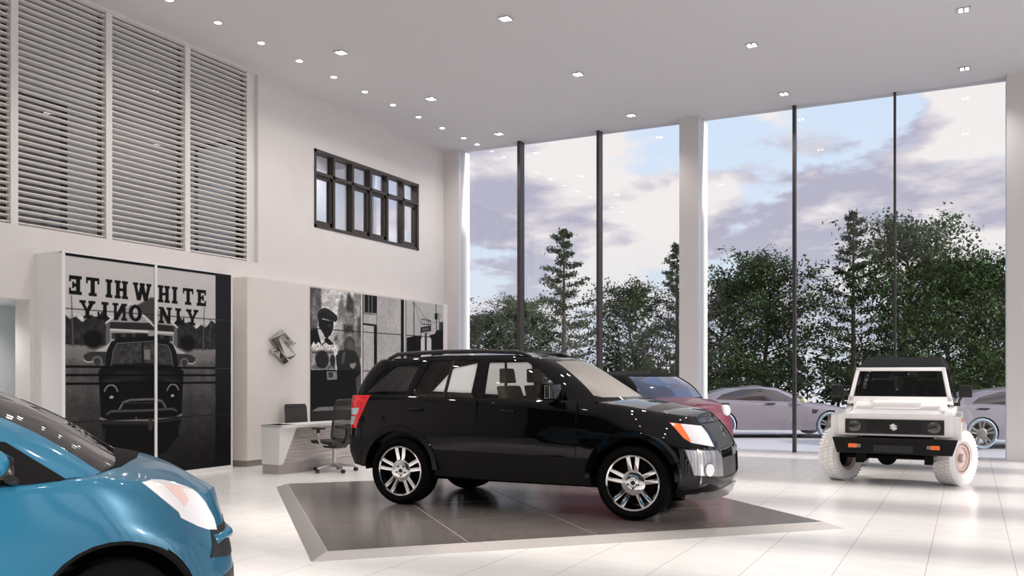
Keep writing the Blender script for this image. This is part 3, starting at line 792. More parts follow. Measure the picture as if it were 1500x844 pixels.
def wheel(parent, x, y, z, R, rr, w, style, mt, mr, steer=0, hub=None, rot=0):
    """outer side turned away from the car's middle"""
    t = obj('wheel', tire_mesh(R, rr, w), mt, parent, smooth='auto')
    t.location = (x, y, z); t.rotation_euler = (0, 0, (PI if y > 0 else 0)+steer)
    r = obj('rim', rim_mesh(rr, w, style), mr, t, smooth='auto'); r.rotation_euler = (0, rot, 0)
    if hub:
        b = bmesh.new(); yo = -w/2*.62
        lathe(b, [(.0001, yo-.018), (.022, yo-.018), (.024, yo-.01), (.0001, yo-.01)], 20, closed=False)
        obj('hub_cap', b, hub, t)
        for k in range(5):
            a = PI/2+PI/5+k*2*PI/5; b = bmesh.new(); lathe(b, [(.0001, -.014), (.009, -.014), (.009, 0), (.0001, 0)], 10, closed=False)
            o = obj('lug_nut', b, hub, t); o.location = (.057*math.cos(a), yo-.004, .057*math.sin(a))
    b = bmesh.new(); lathe(b, [(.0001, -w*.05), (rr*.8, -w*.05), (rr*.8, -w*.02), (.0001, -w*.02)], 24, closed=False)
    obj('brake_disc', b, M['blackm'], t)
    return t

def well(parent, x, y0, y1, z, R):
    """dark liner inside a wheel arch"""
    b = bmesh.new(); n = 24; r0, r1 = R, R+.012; A = []
    for k in range(n+1):
        a = -.0+PI*k/n; c, s_ = math.cos(a), math.sin(a)
        A.append([b.verts.new((x+r*c, y, z+r*s_)) for r, y in ((r0, y0), (r0, y1), (r1, y1), (r1, y0))])
    for k in range(n):
        for j in range(4): b.faces.new((A[k][j], A[k][(j+1) % 4], A[k+1][(j+1) % 4], A[k+1][j]))
    for e in (A[0], A[-1]): b.faces.new(e)
    # inner wall of the liner
    I = [b.verts.new((x+r0*math.cos(PI*k/n), y1, z+r0*math.sin(PI*k/n))) for k in range(n+1)]
    J = [b.verts.new((v.co.x, y1+(.01 if y1 < y0 else -.01)*-1, v.co.z)) for v in I]
    b.faces.new(I); b.faces.new(J[::-1])
    bmesh.ops.recalc_face_normals(b, faces=b.faces)
    return obj('wheel_well', b, M['blackm'], parent)

def arch_ring(parent, x, z, r0, r1, y, dy, m, a0=-.2, a1=PI+.2, yf=None, name='wheel_arch'):
    b = bmesh.new(); n = 30; A = []
    for k in range(n+1):
        a = a0+(a1-a0)*k/n; c, s_ = math.cos(a), math.sin(a)
        yy = y if yf is None else yf(x+r1*c, z+r1*s_)*(1 if y > 0 else -1)
        sg = 1 if y > 0 else -1
        A.append([b.verts.new(p) for p in ((x+r0*c, yy+sg*dy, z+r0*s_), (x+(r0+(r1-r0)*.7)*c, yy+sg*dy, z+(r0+(r1-r0)*.7)*s_), (x+r1*c, yy-sg*.02, z+r1*s_), (x+r0*c, yy-sg*.05, z+r0*s_))])
    for k in range(n):
        for j in range(4): b.faces.new((A[k][j], A[k][(j+1) % 4], A[k+1][(j+1) % 4], A[k+1][j]))
    b.faces.new(A[0]); b.faces.new(A[-1][::-1])
    bmesh.ops.recalc_face_normals(b, faces=b.faces)
    return obj(name, b, m, parent, smooth='auto')

def seat(parent, x, y, z, m, w=.5, h=.62, head=True, back=-.15):
    s = bmesh.new()
    hexa(s, [(x-.05, y-w/2, z), (x+.09, y-w/2, z), (x+.09, y+w/2, z), (x-.05, y+w/2, z), (x+back-.03, y-w/2*.86, z+h), (x+back+.07, y-w/2*.86, z+h), (x+back+.07, y+w/2*.86, z+h), (x+back-.03, y+w/2*.86, z+h)], .03)
    hexa(s, [(x, y-w/2, z-.12), (x+.5, y-w/2, z-.12), (x+.5, y+w/2, z-.12), (x, y+w/2, z-.12), (x, y-w/2, z+.02), (x+.5, y-w/2, z+.05), (x+.5, y+w/2, z+.05), (x, y+w/2, z+.02)], .03)
    o = obj('seat', s, m, parent, smooth='auto')
    if head:
        b = bmesh.new(); bx = x+back
        hexa(b, [(bx-.03, y-.13, z+h+.03), (bx+.06, y-.13, z+h+.03), (bx+.06, y+.13, z+h+.03), (bx-.03, y+.13, z+h+.03), (bx-.04, y-.11, z+h+.19), (bx+.04, y-.11, z+h+.19), (bx+.04, y+.11, z+h+.19), (bx-.04, y+.11, z+h+.19)], .02)
        obj('headrest', b, m, o, smooth='auto')
    return o

def steering(parent, x, y, z, m):
    b = bmesh.new(); T = Matrix.Translation((x, y, z)) @ Matrix.Rotation(math.radians(65), 4, 'Y')
    pts = [T @ Vector((.18*math.cos(a), .18*math.sin(a), 0)) for a in np.linspace(0, 2*PI, 24, endpoint=False)]
    tube(b, pts, .014, 6, closed=True)
    for a in (PI/2, -PI/2, PI): tube(b, [T @ Vector((0, 0, 0)), T @ Vector((.18*math.cos(a), .18*math.sin(a), 0))], .014, 6)
    obj('steering_wheel', b, m, parent)
# ================================================================ black SUV on the plinth
PLH = .05
t = thing('display_plinth', 'low square plinth of dark grey tiles with sloping rim beneath the black SUV', 'plinth', (-4.6, 9.05, 0), PI/4)
b = bmesh.new(); h = 2.5
inn = h-.13
vs = [(-h, -h, 0), (h, -h, 0), (h, h, 0), (-h, h, 0), (-inn, -inn, PLH), (inn, -inn, PLH), (inn, inn, PLH), (-inn, inn, PLH)]
hexa(b, vs); obj('plinth_rim', b, mat('plinth_rim_metal', srgb(168, 163, 160), .35, .3), t)
M['plinth'] = mat('plinth_tile', srgb(126, 119, 116), .19, .25, spec=.9, noise=.6, nscale=70, bump=.15, bscale=160)
b = bmesh.new()
e = [-inn+.01+i*(2*inn-.02)/4 for i in range(5)]
for i in range(4):
    for j in range(4):
        box(b, e[i]+.005, e[i+1]-.005, e[j]+.005, e[j+1]-.005, PLH-.01, PLH+.003)
obj('plinth_tiles', b, M['plinth'], t)
b = bmesh.new(); box(b, -inn+.012, inn-.012, -inn+.012, inn-.012, PLH-.02, PLH+.001); obj('tile_joint', b, mat('joint_pale', srgb(200, 196, 190), .4), t)

M['bpaint'] = mat('black_car_paint', (.002, .002, .0022), .03, spec=.38)
M['bplastic'] = mat('black_cladding', (.007, .0068, .0068), .55, spec=.2)
M['cglass'] = glass_mat('car_window_glass', (.88, .88, .86), .8)
M['dglass'] = glass_mat('dark_car_glass', (.3, .3, .3), 1.0)
M['wsglass'] = mat('windscreen_reflection_beige', srgb(128, 122, 115), .35, spec=.4)  # opaque beige painted in for the ceiling reflected in the windscreen
M['bumper_sheen'] = mat('bumper_reflection_metal', (.35, .34, .33), .16, 1)  # metal tone put in for bright reflections on the glossy black bumper
M['skid'] = mat('silver_skid_finish', (.36, .35, .35), .22, .9)
M['seatc'] = mat('beige_seat', srgb(120, 108, 92), .8)
M['inter'] = mat('dark_interior', srgb(42, 39, 37), .8)
M['lampw'] = mat('headlamp_lens', srgb(205, 205, 208), .12, coat=1)
M['lampo'] = mat('orange_lens', srgb(240, 110, 50), .15, coat=1)
M['lampr'] = mat('red_lens', srgb(235, 12, 14), .18, coat=1)
M['lampc'] = mat('clear_lens', srgb(190, 205, 212), .2, coat=1)
suv = thing('suv', 'black SUV with chrome twin spoke wheels parked on the dark tiled plinth', 'car', (-4.27, 9.07, PLH+.003), math.radians(2))
def lv(pts, z=None): return [(p[0], p[1], p[2] if len(p) > 2 else z) for p in pts]
L0 = lv([(-2.06, 0, .44), (-2.05, .50, .44), (-1.99, .77, .42), (-1.80, .85, .40), (-1.33, .86, .36), (0, .85, .32), (.9, .85, .32), (1.33, .85, .33), (1.66, .82, .27), (1.88, .70, .22), (2.02, .40, .20), (2.06, 0, .20)])
L1 = lv([(-2.12, 0, .60), (-2.11, .50, .60), (-2.04, .79, .60), (-1.84, .88, .60), (-1.33, .90, .60), (0, .875, .56), (.9, .875, .56), (1.33, .895, .58), (1.68, .87, .50), (1.93, .74, .42), (2.08, .42, .38), (2.12, 0, .38)])
L2 = lv([(-2.12, 0, .80), (-2.11, .50, .80), (-2.03, .78, .80), (-1.83, .875, .80), (-1.33, .90, .80), (0, .89, .76), (.9, .885, .76), (1.33, .895, .78), (1.68, .86, .72), (1.92, .74, .66), (2.07, .42, .64), (2.11, 0, .64)])
L3 = lv([(-2.07, 0, 1.02), (-2.06, .50, 1.02), (-2.03, .77, 1.02), (-1.84, .845, 1.01), (-1.33, .865, 1.0), (0, .875, 1.0), (.9, .865, 1.0), (1.33, .85, .98), (1.62, .80, .92), (1.83, .70, .86), (1.98, .42, .84), (2.04, 0, .84)])
L4 = lv([(-2.09, 0, 1.18), (-2.08, .50, 1.18), (-2.02, .75, 1.19), (-1.82, .81, 1.20), (-1.33, .82, 1.19), (0, .835, 1.17), (.75, .80, 1.155), (1.15, .76, 1.12), (1.48, .70, 1.065), (1.70, .61, 1.025), (1.84, .38, 1.00), (1.89, 0, .995)])
cr = lambda x: .05 if x > .4 else (.0 if x < -.2 else .05*(x+.2)/.6)
body = net([L0, L1, L2, L3, L4]+deck(L4, cr, (.95, .8, .5, .2, 0)), 6, 4)
low = lambda c, n: abs(c.y) > .45
side = lambda c, n: abs(n.y) > .25 and abs(c.y) > .5
AR, AZ = .435, .40
# regions: 0 paint, 9 removed
for ax in (-1.325, 1.325): cut(body, circle(ax, AZ-.02, AR, 30), 9, XZ, side)
cut(body, [(-.9, .28), (-.88, .62), (.9, .585), (.92, .28)], 2, XZ, side, (0,))
cut(body, [(-2.2, .2), (-2.2, .75), (-1.70, .70), (-1.68, .2)], 2, XZ, lambda c, n: True, (0,))
# deck under the cabin becomes the interior tray
cut(body, [(-1.9, -.86), (-1.9, .86), (.95, .80), (1.02, 0), (.95, -.80)], 9, (Vector((1, 0, 0)), Vector((0, 1, 0))), lambda c, n: n.z > .8 and c.z > 1.1)
K = .7071
def wrapAB(s): return (Vector((K, -s*K, 0)), Vector((0, 0, 1)))
# headlamp, orange corner, upper bumper pieces: a = (x-|y|)/sqrt2
for s in (1, -1):
    AB = wrapAB(s); f = lambda c, n, s=s: c.y*s > 0 and c.x > 1.3
    cut(body, [(.645, .955), (.73, .81), (.80, .765), (1.085, .715), (1.05, .84), (1.01, .915)], 4, AB, f, (0,))
    cut(body, [(.60, 1.0), (.60, .78), (.80, .78), (.735, 1.0)], 5, AB, f, (4,))
    cut(body, [(.72, .70), (.80, .46), (1.22, .42), (1.20, .62), (1.12, .68)], 6, AB, f, (0,))
    # tail lamp
    AB2 = (Vector((K, s*K, 0)), Vector((0, 0, 1))); f2 = lambda c, n, s=s: c.y*s > 0 and c.x < -1.5
    # a = (x+|y|)/sqrt2 runs from rear centre to side
    cut(body, [(-.93, .82), (-.745, .82), (-.648, 1.19), (-.94, 1.185)], 7, AB2, f2, (0,))
    cut(body, [(-.95, .86), (-.80, .86), (-.772, .95), (-.95, .95)], 8, AB2, f2, (7,))
    cut(body, [(-.95, .97), (-.762, .97), (-.738, 1.045), (-.95, 1.045)], 8, AB2, f2, (7,))
for s in (1, -1):
    cut(body, [(.74, .15), (.74, .27), (1.10, .285), (1.50, .33), (1.60, .15)], 11, wrapAB(s), lambda c, n, s=s: c.y*s > 0 and c.x > 1.75, (0, 6))
cut(body, [(-.36, .70), (-.42, .945), (.42, .945), (.36, .70)], 10, YZ, lambda c, n: c.x > 1.6, (0,))
cut(body, [(-.42, .40), (-.36, .60), (.36, .60), (.42, .40)], 10, YZ, lambda c, n: c.x > 1.6, (0,))
parts = split(body, {0: ('body', M['bpaint'], 0), 2: ('cladding', M['bplastic'], .006), 4: ('headlamp', M['lampw'], .004), 5: ('turn_signal', M['lampo'], .004), 6: ('bumper_panel', M['bumper_sheen'], .01),
                     7: ('tail_lamp', M['lampr'], .006), 8: ('reversing_lamp', M['lampc'], .009), 10: ('grille', M['blackp'], -.012), 11: ('bumper_lip', M['skid'], .012)}, suv, .012, sides=(4, 5, 6, 7, 8))
for o in parts[5]: o['label'] = 'orange turn signal'
# greenhouse
G0 = lv([(-2.09, 0, 1.165), (-2.08, .48, 1.165), (-2.01, .72, 1.17), (-1.82, .78, 1.175), (-1.0, .80, 1.17), (0, .815, 1.155), (.62, .79, 1.14), (.93, .68, 1.14), (1.08, .38, 1.165), (1.13, 0, 1.175)])
G1 = lv([(-2.02, 0, 1.36), (-2.01, .46, 1.36), (-1.94, .67, 1.36), (-1.74, .73, 1.36), (-.95, .745, 1.37), (-.05, .755, 1.37), (.42, .735, 1.36), (.66, .65, 1.34), (.77, .36, 1.36), (.80, 0, 1.37)])
G2 = lv([(-1.90, 0, 1.55), (-1.89, .42, 1.55), (-1.81, .61, 1.545), (-1.61, .66, 1.55), (-.9, .675, 1.575), (-.1, .68, 1.575), (.12, .665, 1.565), (.34, .60, 1.54), (.43, .34, 1.56), (.46, 0, 1.57)])
G3 = lv([(-1.83, 0, 1.60), (-1.82, .40, 1.60), (-1.74, .57, 1.60), (-1.52, .61, 1.605), (-.85, .62, 1.63), (-.15, .625, 1.63), (.05, .61, 1.62), (.22, .55, 1.60), (.30, .32, 1.605), (.32, 0, 1.61)])
cr2 = lambda x: .05
cab = net([G0, G1, G2, G3]+deck(G3, lambda x: .045*max(0, min(1, (.32-x)*2, (x+1.66)*2)), (.9, .7, .4, 0)), 6, 4)
sidef = lambda c, n: abs(n.y) > .4
cut(cab, [(-1.86, 1.215), (-1.50, 1.51), (-1.16, 1.572), (-1.31, 1.195)], 2, XZ, sidef)
cut(cab, [(-1.235, 1.19), (-1.055, 1.575), (-.435, 1.58), (-.44, 1.165)], 4, XZ, sidef)
cut(cab, [(-.32, 1.165), (-.315, 1.58), (.10, 1.565), (.23, 1.50), (.34, 1.42), (.66, 1.15)], 1, XZ, sidef)
cut(cab, [(-.60, 1.19), (-.66, 1.21), (-.50, 1.565), (0, 1.585), (.50, 1.565), (.66, 1.21), (.60, 1.19)], 3, YZ, lambda c, n: c.x > .25 and n.x > .3)
cut(cab, [(-.60, 1.22), (-.50, 1.53), (.50, 1.53), (.60, 1.22)], 5, YZ, lambda c, n: c.x < -1.5 and n.x < -.3)
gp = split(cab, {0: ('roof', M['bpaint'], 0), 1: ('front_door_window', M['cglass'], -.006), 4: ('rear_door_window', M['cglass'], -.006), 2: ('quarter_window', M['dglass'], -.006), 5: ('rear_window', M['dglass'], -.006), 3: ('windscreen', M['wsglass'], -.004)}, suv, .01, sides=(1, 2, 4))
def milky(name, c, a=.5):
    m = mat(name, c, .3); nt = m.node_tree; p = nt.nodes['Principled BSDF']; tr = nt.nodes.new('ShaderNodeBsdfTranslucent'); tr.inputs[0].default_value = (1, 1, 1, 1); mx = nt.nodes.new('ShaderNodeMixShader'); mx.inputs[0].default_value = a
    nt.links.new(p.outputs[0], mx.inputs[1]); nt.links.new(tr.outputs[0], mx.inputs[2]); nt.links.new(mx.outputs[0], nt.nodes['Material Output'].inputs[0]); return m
overlit = milky('overlit_window_white', srgb(252, 250, 248), .97)  # milky white put in for the glare through the far-side glass
gp[2][1].data.materials[0] = glass_mat('deep_tint_glass', (.2, .2, .2), .8)
for q in (gp[2][0], gp[5][0]): q.data.materials[0] = overlit; q['label'] = 'window whitened to look flooded with light'
gp[4][0].data.materials[0] = milky('bright_wall_view_pale', srgb(205, 200, 194), .8); gp[4][0]['label'] = 'window paled to look like bright wall behind'  # pale tone painted in for the bright wall seen through this window
# divider bars in the rear door window
for s in (1, -1):
    b = bmesh.new(); hexa(b, [(-.84, s*.79, 1.17), (-.81, s*.79, 1.17), (-.81, s*.765, 1.17), (-.84, s*.765, 1.17), (-.78, s*.675, 1.58), (-.755, s*.675, 1.58), (-.755, s*.65, 1.58), (-.78, s*.65, 1.58)]); bmesh.ops.recalc_face_normals(b, faces=b.faces)
    obj('window_divider', b, M['blackp'], suv)
    b = bmesh.new(); tube(b, [(-1.64, s*.60, 1.60), (-1.52, s*.60, 1.652), (-1.0, s*.60, 1.675), (-.4, s*.60, 1.675), (.0, s*.60, 1.66), (.13, s*.59, 1.61)], [.018, .024, .024, .024, .024, .014], 10); obj('roof_rail', b, M['blackp'], suv, smooth=True)
    # mirror
    b = bmesh.new()
    hexa(b, [(.42, s*.88, 1.16), (.60, s*.86, 1.16), (.56, s*1.08, 1.17), (.44, s*1.09, 1.17), (.42, s*.87, 1.335), (.58, s*.86, 1.33), (.55, s*1.07, 1.325), (.44, s*1.08, 1.33)], .02); bmesh.ops.recalc_face_normals(b, faces=b.faces)
    mh = obj('mirror', b, M['bpaint'], suv, smooth='auto')
    b = bmesh.new(); hexa(b, [(.49, s*1.085, 1.185), (.55, s*1.082, 1.185), (.55, s*1.092, 1.185), (.49, s*1.095, 1.185), (.49, s*1.078, 1.315), (.54, s*1.073, 1.31), (.54, s*1.083, 1.31), (.49, s*1.088, 1.315)], .004); bmesh.ops.recalc_face_normals(b, faces=b.faces); obj('chrome_cap', b, M['chrome'], mh)
    b = bmesh.new(); hexa(b, [(.50, s*.76, 1.16), (.56, s*.76, 1.16), (.50, s*.91, 1.19), (.44, s*.91, 1.19), (.50, s*.76, 1.20), (.56, s*.76, 1.20), (.50, s*.91, 1.22), (.44, s*.91, 1.22)]); bmesh.ops.recalc_face_normals(b, faces=b.faces); obj('mirror_arm', b, M['blackp'], mh)
    b = bmesh.new(); hexa(b, [(.392, s*.91, 1.185), (.397, s*.91, 1.185), (.412, s*1.05, 1.19), (.407, s*1.05, 1.19), (.392, s*.91, 1.285), (.397, s*.91, 1.285), (.412, s*1.05, 1.28), (.407, s*1.05, 1.28)]); bmesh.ops.recalc_face_normals(b, faces=b.faces); obj('mirror_glass', b, M['chrome'], mh)
    # door handles
    for hx in (-1.13, -.02):
        b = bmesh.new(); tube(b, [(hx-.09, s*.875, 1.045), (hx-.06, s*.905, 1.05), (hx+.06, s*.905, 1.045), (hx+.09, s*.875, 1.04)], .014, 8); obj('door_handle', b, M['bpaint'], suv, smooth=True)
    # shut lines
    for xx in (-.38, .74): b = bmesh.new(); box(b, xx-.002, xx+.002, s*.83, s*.887, .62, 1.15); obj('door_gap', b, M['blackm'], suv)
    # fog lamp
    AB = None
    b = bmesh.new(); T = Matrix.Translation((2.0, s*.62, .50)) @ Matrix.Rotation(s*math.radians(28), 4, 'Z')
    lathe(b, [(.0001, .03), (.06, .03), (.064, .01), (.0001, 0)], 20, T @ Matrix.Rotation(0, 4, 'Z'), axis='x', closed=False); fl = obj('fog_lamp', b, M['lampw'], suv, smooth='auto')
    b = bmesh.new(); lathe(b, [(.066, .02), (.095, -.01), (.095, -.06), (.066, -.04), ], 20, T, axis='x'); obj('lamp_bezel', b, M['blackp'], fl)
    for ax in (-1.325, 1.325):
        well(suv, ax, s*.87, s*.50, AZ-.03, AR+.003)
        arch_ring(suv, ax, AZ-.02, AR-.004, AR+.075, s*.875, .035, M['bpaint'], .05, PI-.05, name='wheel_arch')
        wheel(suv, ax, s*.755, .367, .367, .278, .29, 'five_twin', M['rubber'], M['chrome'], hub=M['blackp'], rot=(.0 if ax < 0 else .0))
# skid plate, chin, tow hook
b = bmesh.new(); prism(b, [(1.66, .24), (1.80, .19), (1.96, .22), (2.02, .28), (2.00, .33), (1.66, .30)], 'y', -.55, .55, .01); obj('skid_plate', b, mat('grey_skid_plate', srgb(105, 100, 98), .25, .7), suv)
b = bmesh.new(); tube(b, [(1.78, -.74, .25), (1.86, -.72, .25)], .022, 10); obj('tow_hook', b, M['chrome'], suv)
# floor pan and cabin tray
b = bmesh.new(); box(b, -1.9, 1.9, -.52, .52, .26, .34); obj('floor_pan', b, M['blackm'], suv)
b = bmesh.new(); box(b, -1.75, .9, -.72, .72, .62, .66); box(b, -1.78, -1.74, -.66, .66, .66, 1.1); box(b, .72, .95, -.7, .7, .66, 1.1); box(b, -1.7, .75, .74, .78, .66, 1.10); box(b, -1.7, .75, -.78, -.74, .66, 1.10)
obj('cabin_liner', b, M['inter'], suv)
for y in (-.36, .36):
    seat(suv, -.12, y, .80, M['seatc'], .5, .50); seat(suv, -1.12, y, .72, M['seatc'], .56, .48, head=False)
steering(suv, .42, .36, 1.10, M['blackp'])
b = bmesh.new(); bmesh.ops.create_cube(b, size=1, matrix=Matrix.Translation((.36, 0, 1.50)) @ Matrix.Diagonal((.03, .22, .06, 1))); obj('interior_mirror', b, M['blackp'], suv)
b = bmesh.new(); emblem(b, lambda u, v, d: (2.02-(v*.5)+d*.9, -u, .83+v), .062, .062, .012, 0); obj('badge', b, M['chrome'], suv)
# ================================================================ blue hatchback in the foreground
M['blue'] = mat('blue_car_paint', srgb(24, 96, 126), .36, .2, spec=.4, coat=.6, coat_rough=.06)
M['tintg'] = glass_mat('hatch_glass', (.8, .78, .76), 1.6)
bl = thing('hatchback', 'bright blue hatchback with white headlamp, nose towards the poster cabinet', 'car', (-4.912, 2.40, 0), math.radians(54.15))
# x=0 mid wheelbase, front axle x=1.19
B0 = lv([(-1.72, 0, .30), (-1.70, .4, .30), (-1.62, .65, .30), (-1.45, .72, .26), (-1.19, .75, .24), (0, .74, .20), (.85, .75, .20), (1.19, .76, .24), (1.44, .73, .19), (1.63, .60, .18), (1.76, .33, .18), (1.80, 0, .18)])
B1 = lv([(-1.76, 0, .50), (-1.74, .42, .50), (-1.66, .68, .50), (-1.48, .76, .50), (-1.19, .785, .50), (0, .775, .46), (.85, .785, .46), (1.19, .795, .48), (1.47, .755, .42), (1.66, .62, .38), (1.79, .34, .36), (1.83, 0, .36)])
B2 = lv([(-1.76, 0, .72), (-1.74, .42, .72), (-1.66, .67, .72), (-1.48, .76, .72), (-1.19, .79, .70), (0, .78, .66), (.85, .785, .68), (1.17, .79, .70), (1.44, .745, .62), (1.63, .61, .55), (1.775, .34, .52), (1.81, 0, .52)])
B3 = lv([(-1.72, 0, .92), (-1.70, .42, .92), (-1.62, .65, .92), (-1.45, .74, .92), (-1.15, .765, .92), (0, .765, .86), (.82, .775, .85), (1.12, .77, .83), (1.39, .71, .76), (1.58, .58, .68), (1.745, .33, .63), (1.79, 0, .63)])
B4 = lv([(-1.68, 0, 1.06), (-1.66, .40, 1.06), (-1.58, .62, 1.06), (-1.40, .70, 1.05), (-1.1, .725, 1.03), (0, .74, .97), (.78, .755, .955), (1.06, .73, .975), (1.29, .655, .945), (1.47, .54, .885), (1.66, .31, .835), (1.74, 0, .82)])
crb = lambda x: .10*max(0, min(1, (1.74-x)*4)) if x > .2 else .02
body = net([B0, B1, B2, B3, B4]+deck(B4, crb, (.93, .75, .5, .25, 0)), 7, 5)
for ax in (-1.19, 1.19): cut(body, circle(ax, .325, .355, 30), 9, XZ, side)
cut(body, [(-1.5, -.75), (-1.5, .75), (.93, .72), (1.0, .3), (1.02, 0), (1.0, -.3), (.93, -.72)], 9, (Vector((1, 0, 0)), Vector((0, 1, 0))), lambda c, n: n.z > .6 and c.z > .9)
# black scuttle curve in front of the windscreen
cut(body, [(.93, -.74), (1.0, -.3), (1.02, 0), (1.0, .3), (.93, .74), (1.10, .67), (1.22, .50), (1.31, .25), (1.34, 0), (1.31, -.25), (1.22, -.50), (1.10, -.67)], 2, (Vector((1, 0, 0)), Vector((0, 1, 0))), lambda c, n: n.z > .6 and c.z > .85, (0,))
for s in (1, -1):
    f = lambda c, n, s=s: c.y*s > 0 and c.x > .9
    AB = wrapAB(s)
    cut(body, [(.455, .937), (.54, .94), (.62, .93), (.70, .91), (.769, .88), (.82, .84), (.859, .79), (.885, .70), (.866, .645), (.78, .66), (.701, .69), (.595, .748), (.597, .775), (.527, .85)], 4, AB, f, (0,))
    cut(body, [(.585, .91), (.70, .89), (.715, .82), (.66, .795)], 5, AB, f, (4,))
cut(body, [(-.62, .53), (-.50, .66), (.50, .66), (.62, .53), (.45, .50), (-.45, .50)], 6, YZ, lambda c, n: c.x > 1.4, (0,))
cut(body, [(-.42, .24), (-.55, .42), (.55, .42), (.42, .24)], 6, YZ, lambda c, n: c.x > 1.4, (0,))
split(body, {0: ('body', M['blue'], 0), 2: ('scuttle', M['blackm'], .002), 4: ('headlamp', mat('white_headlamp', srgb(238, 236, 236), .12, coat=1), .004), 5: ('lamp_reflector', mat('peach_reflector', srgb(238, 208, 198), .2), .006), 6: ('grille', M['blackp'], .004)}, bl, .01, sides=(4, 5))
b = bmesh.new(); tube(b, [(1.77, y, .60+.0*abs(y)) if abs(y) < .3 else (1.66, y, .60) for y in (-.52, -.28, 0, .28, .52)], .03, 8); obj('grille_bar', b, M['blue'], bl, smooth=True)
H0 = lv([(-1.66, 0, 1.05), (-1.64, .38, 1.05), (-1.56, .60, 1.05), (-1.38, .69, 1.04), (-.8, .725, 1.0), (.1, .735, .955), (.93, .735, .945), (1.10, .67, .99), (1.22, .36, 1.025), (1.26, 0, 1.03)])
H1 = lv([(-1.56, 0, 1.26), (-1.54, .36, 1.26), (-1.46, .56, 1.25), (-1.28, .63, 1.25), (-.75, .67, 1.22), (.0, .69, 1.20), (.62, .675, 1.19), (.78, .61, 1.20), (.92, .34, 1.22), (.97, 0, 1.235)])
H2 = lv([(-1.42, 0, 1.46), (-1.40, .34, 1.46), (-1.32, .50, 1.45), (-1.15, .555, 1.45), (-.65, .60, 1.44), (-.15, .61, 1.42), (.20, .59, 1.40), (.34, .53, 1.40), (.48, .31, 1.43), (.54, 0, 1.445)])
cab = net([H0, H1, H2]+deck(H2, lambda x: .05*max(0, min(1, (.54-x)*2.5, (x+1.42)*2)), (.9, .7, .4, 0)), 6, 5)
cut(cab, [(-1.1, 1.0), (-1.0, 1.38), (.14, 1.385), (.50, 1.20), (.76, 1.08), (.76, .985)], 1, XZ, sidef)
cut(cab, [(.10, .90), (.10, .982), (.757, .988), (.757, 1.083), (.62, 1.17), (.72, 1.155), (.985, .965), (.98, .90)], 2, XZ, lambda c, n: abs(c.y) > .55)
cut(cab, [(-.64, .90), (-.645, 1.0), (-.50, 1.395), (0, 1.43), (.50, 1.395), (.645, 1.0), (.64, .90), (0, .90)], 3, YZ, lambda c, n: c.x > .2 and n.x > .25)
cut(cab, [(-.55, 1.08), (-.44, 1.42), (.44, 1.42), (.55, 1.08)], 7, YZ, lambda c, n: c.x < -1.2 and n.x < -.3)
split(cab, {0: ('roof', M['blue'], 0), 1: ('side_window', M['tintg'], -.004), 7: ('rear_window', M['tintg'], -.004), 2: ('window_corner', M['blackm'], .004), 3: ('windscreen', M['tintg'], -.002)}, bl, .01, sides=(1, 2))
for s in (1, -1):
    b = bmesh.new()
    bmesh.ops.create_uvsphere(b, u_segments=20, v_segments=12, radius=1, matrix=Matrix.Translation((.68, s*.89, 1.075)) @ Matrix.Diagonal((.065, .11, .065, 1)))
    mh = obj('mirror', b, M['blue'], bl, smooth=True)
    b = bmesh.new(); tube(b, [(.76, s*.74, .98), (.74, s*.82, 1.0)], .022, 8); obj('mirror_arm', b, M['blackp'], mh)
    for ax in (-1.19, 1.19):
        well(bl, ax, s*.755, s*.45, .325, .357)
        arch_ring(bl, ax, .325, .335, .362, s*.775, .004, M['blackm'], -.1, PI+.1, name='wheel_arch')
        wheel(bl, ax, s*.67, .29, .29, .19, .19, 'many', M['rubber'], M['blackp'])
b = bmesh.new(); box(b, -1.5, 1.5, -.45, .45, .2, .26); obj('floor_pan', b, M['blackm'], bl)
b = bmesh.new(); box(b, -1.4, .9, -.68, .68, .45, .49); hexa(b, [(.62, -.66, .70), (1.0, -.62, .70), (1.0, .62, .70), (.62, .66, .70), (.66, -.66, .93), (1.0, -.58, .95), (1.0, .58, .95), (.66, .66, .93)], .03); obj('dashboard', b, mat('grey_dashboard', srgb(120, 112, 106), .8), bl)
for y in (-.35, .35): seat(bl, -.05, y, .6, M['seatc'], .46, .55); seat(bl, -.95, y, .6, M['seatc'], .46, .5)
steering(bl, .5, .35, .95, M['blackp'])

# ================================================================ white off-roader facing the room
M['wpaint'] = mat('white_car_paint', srgb(238, 235, 234), .3, spec=.4, coat=.6)
M['wrub'] = mat('white_rubber', srgb(240, 238, 236), .9, bump=.6, bscale=60)
M['copper'] = mat('rose_hub', srgb(205, 184, 178), .5, .2)
jp = thing('off_roader', 'white boxy off-roader with black roof and white tyres facing into the hall', 'car', (-.90, 14.55, 0), -PI/2)
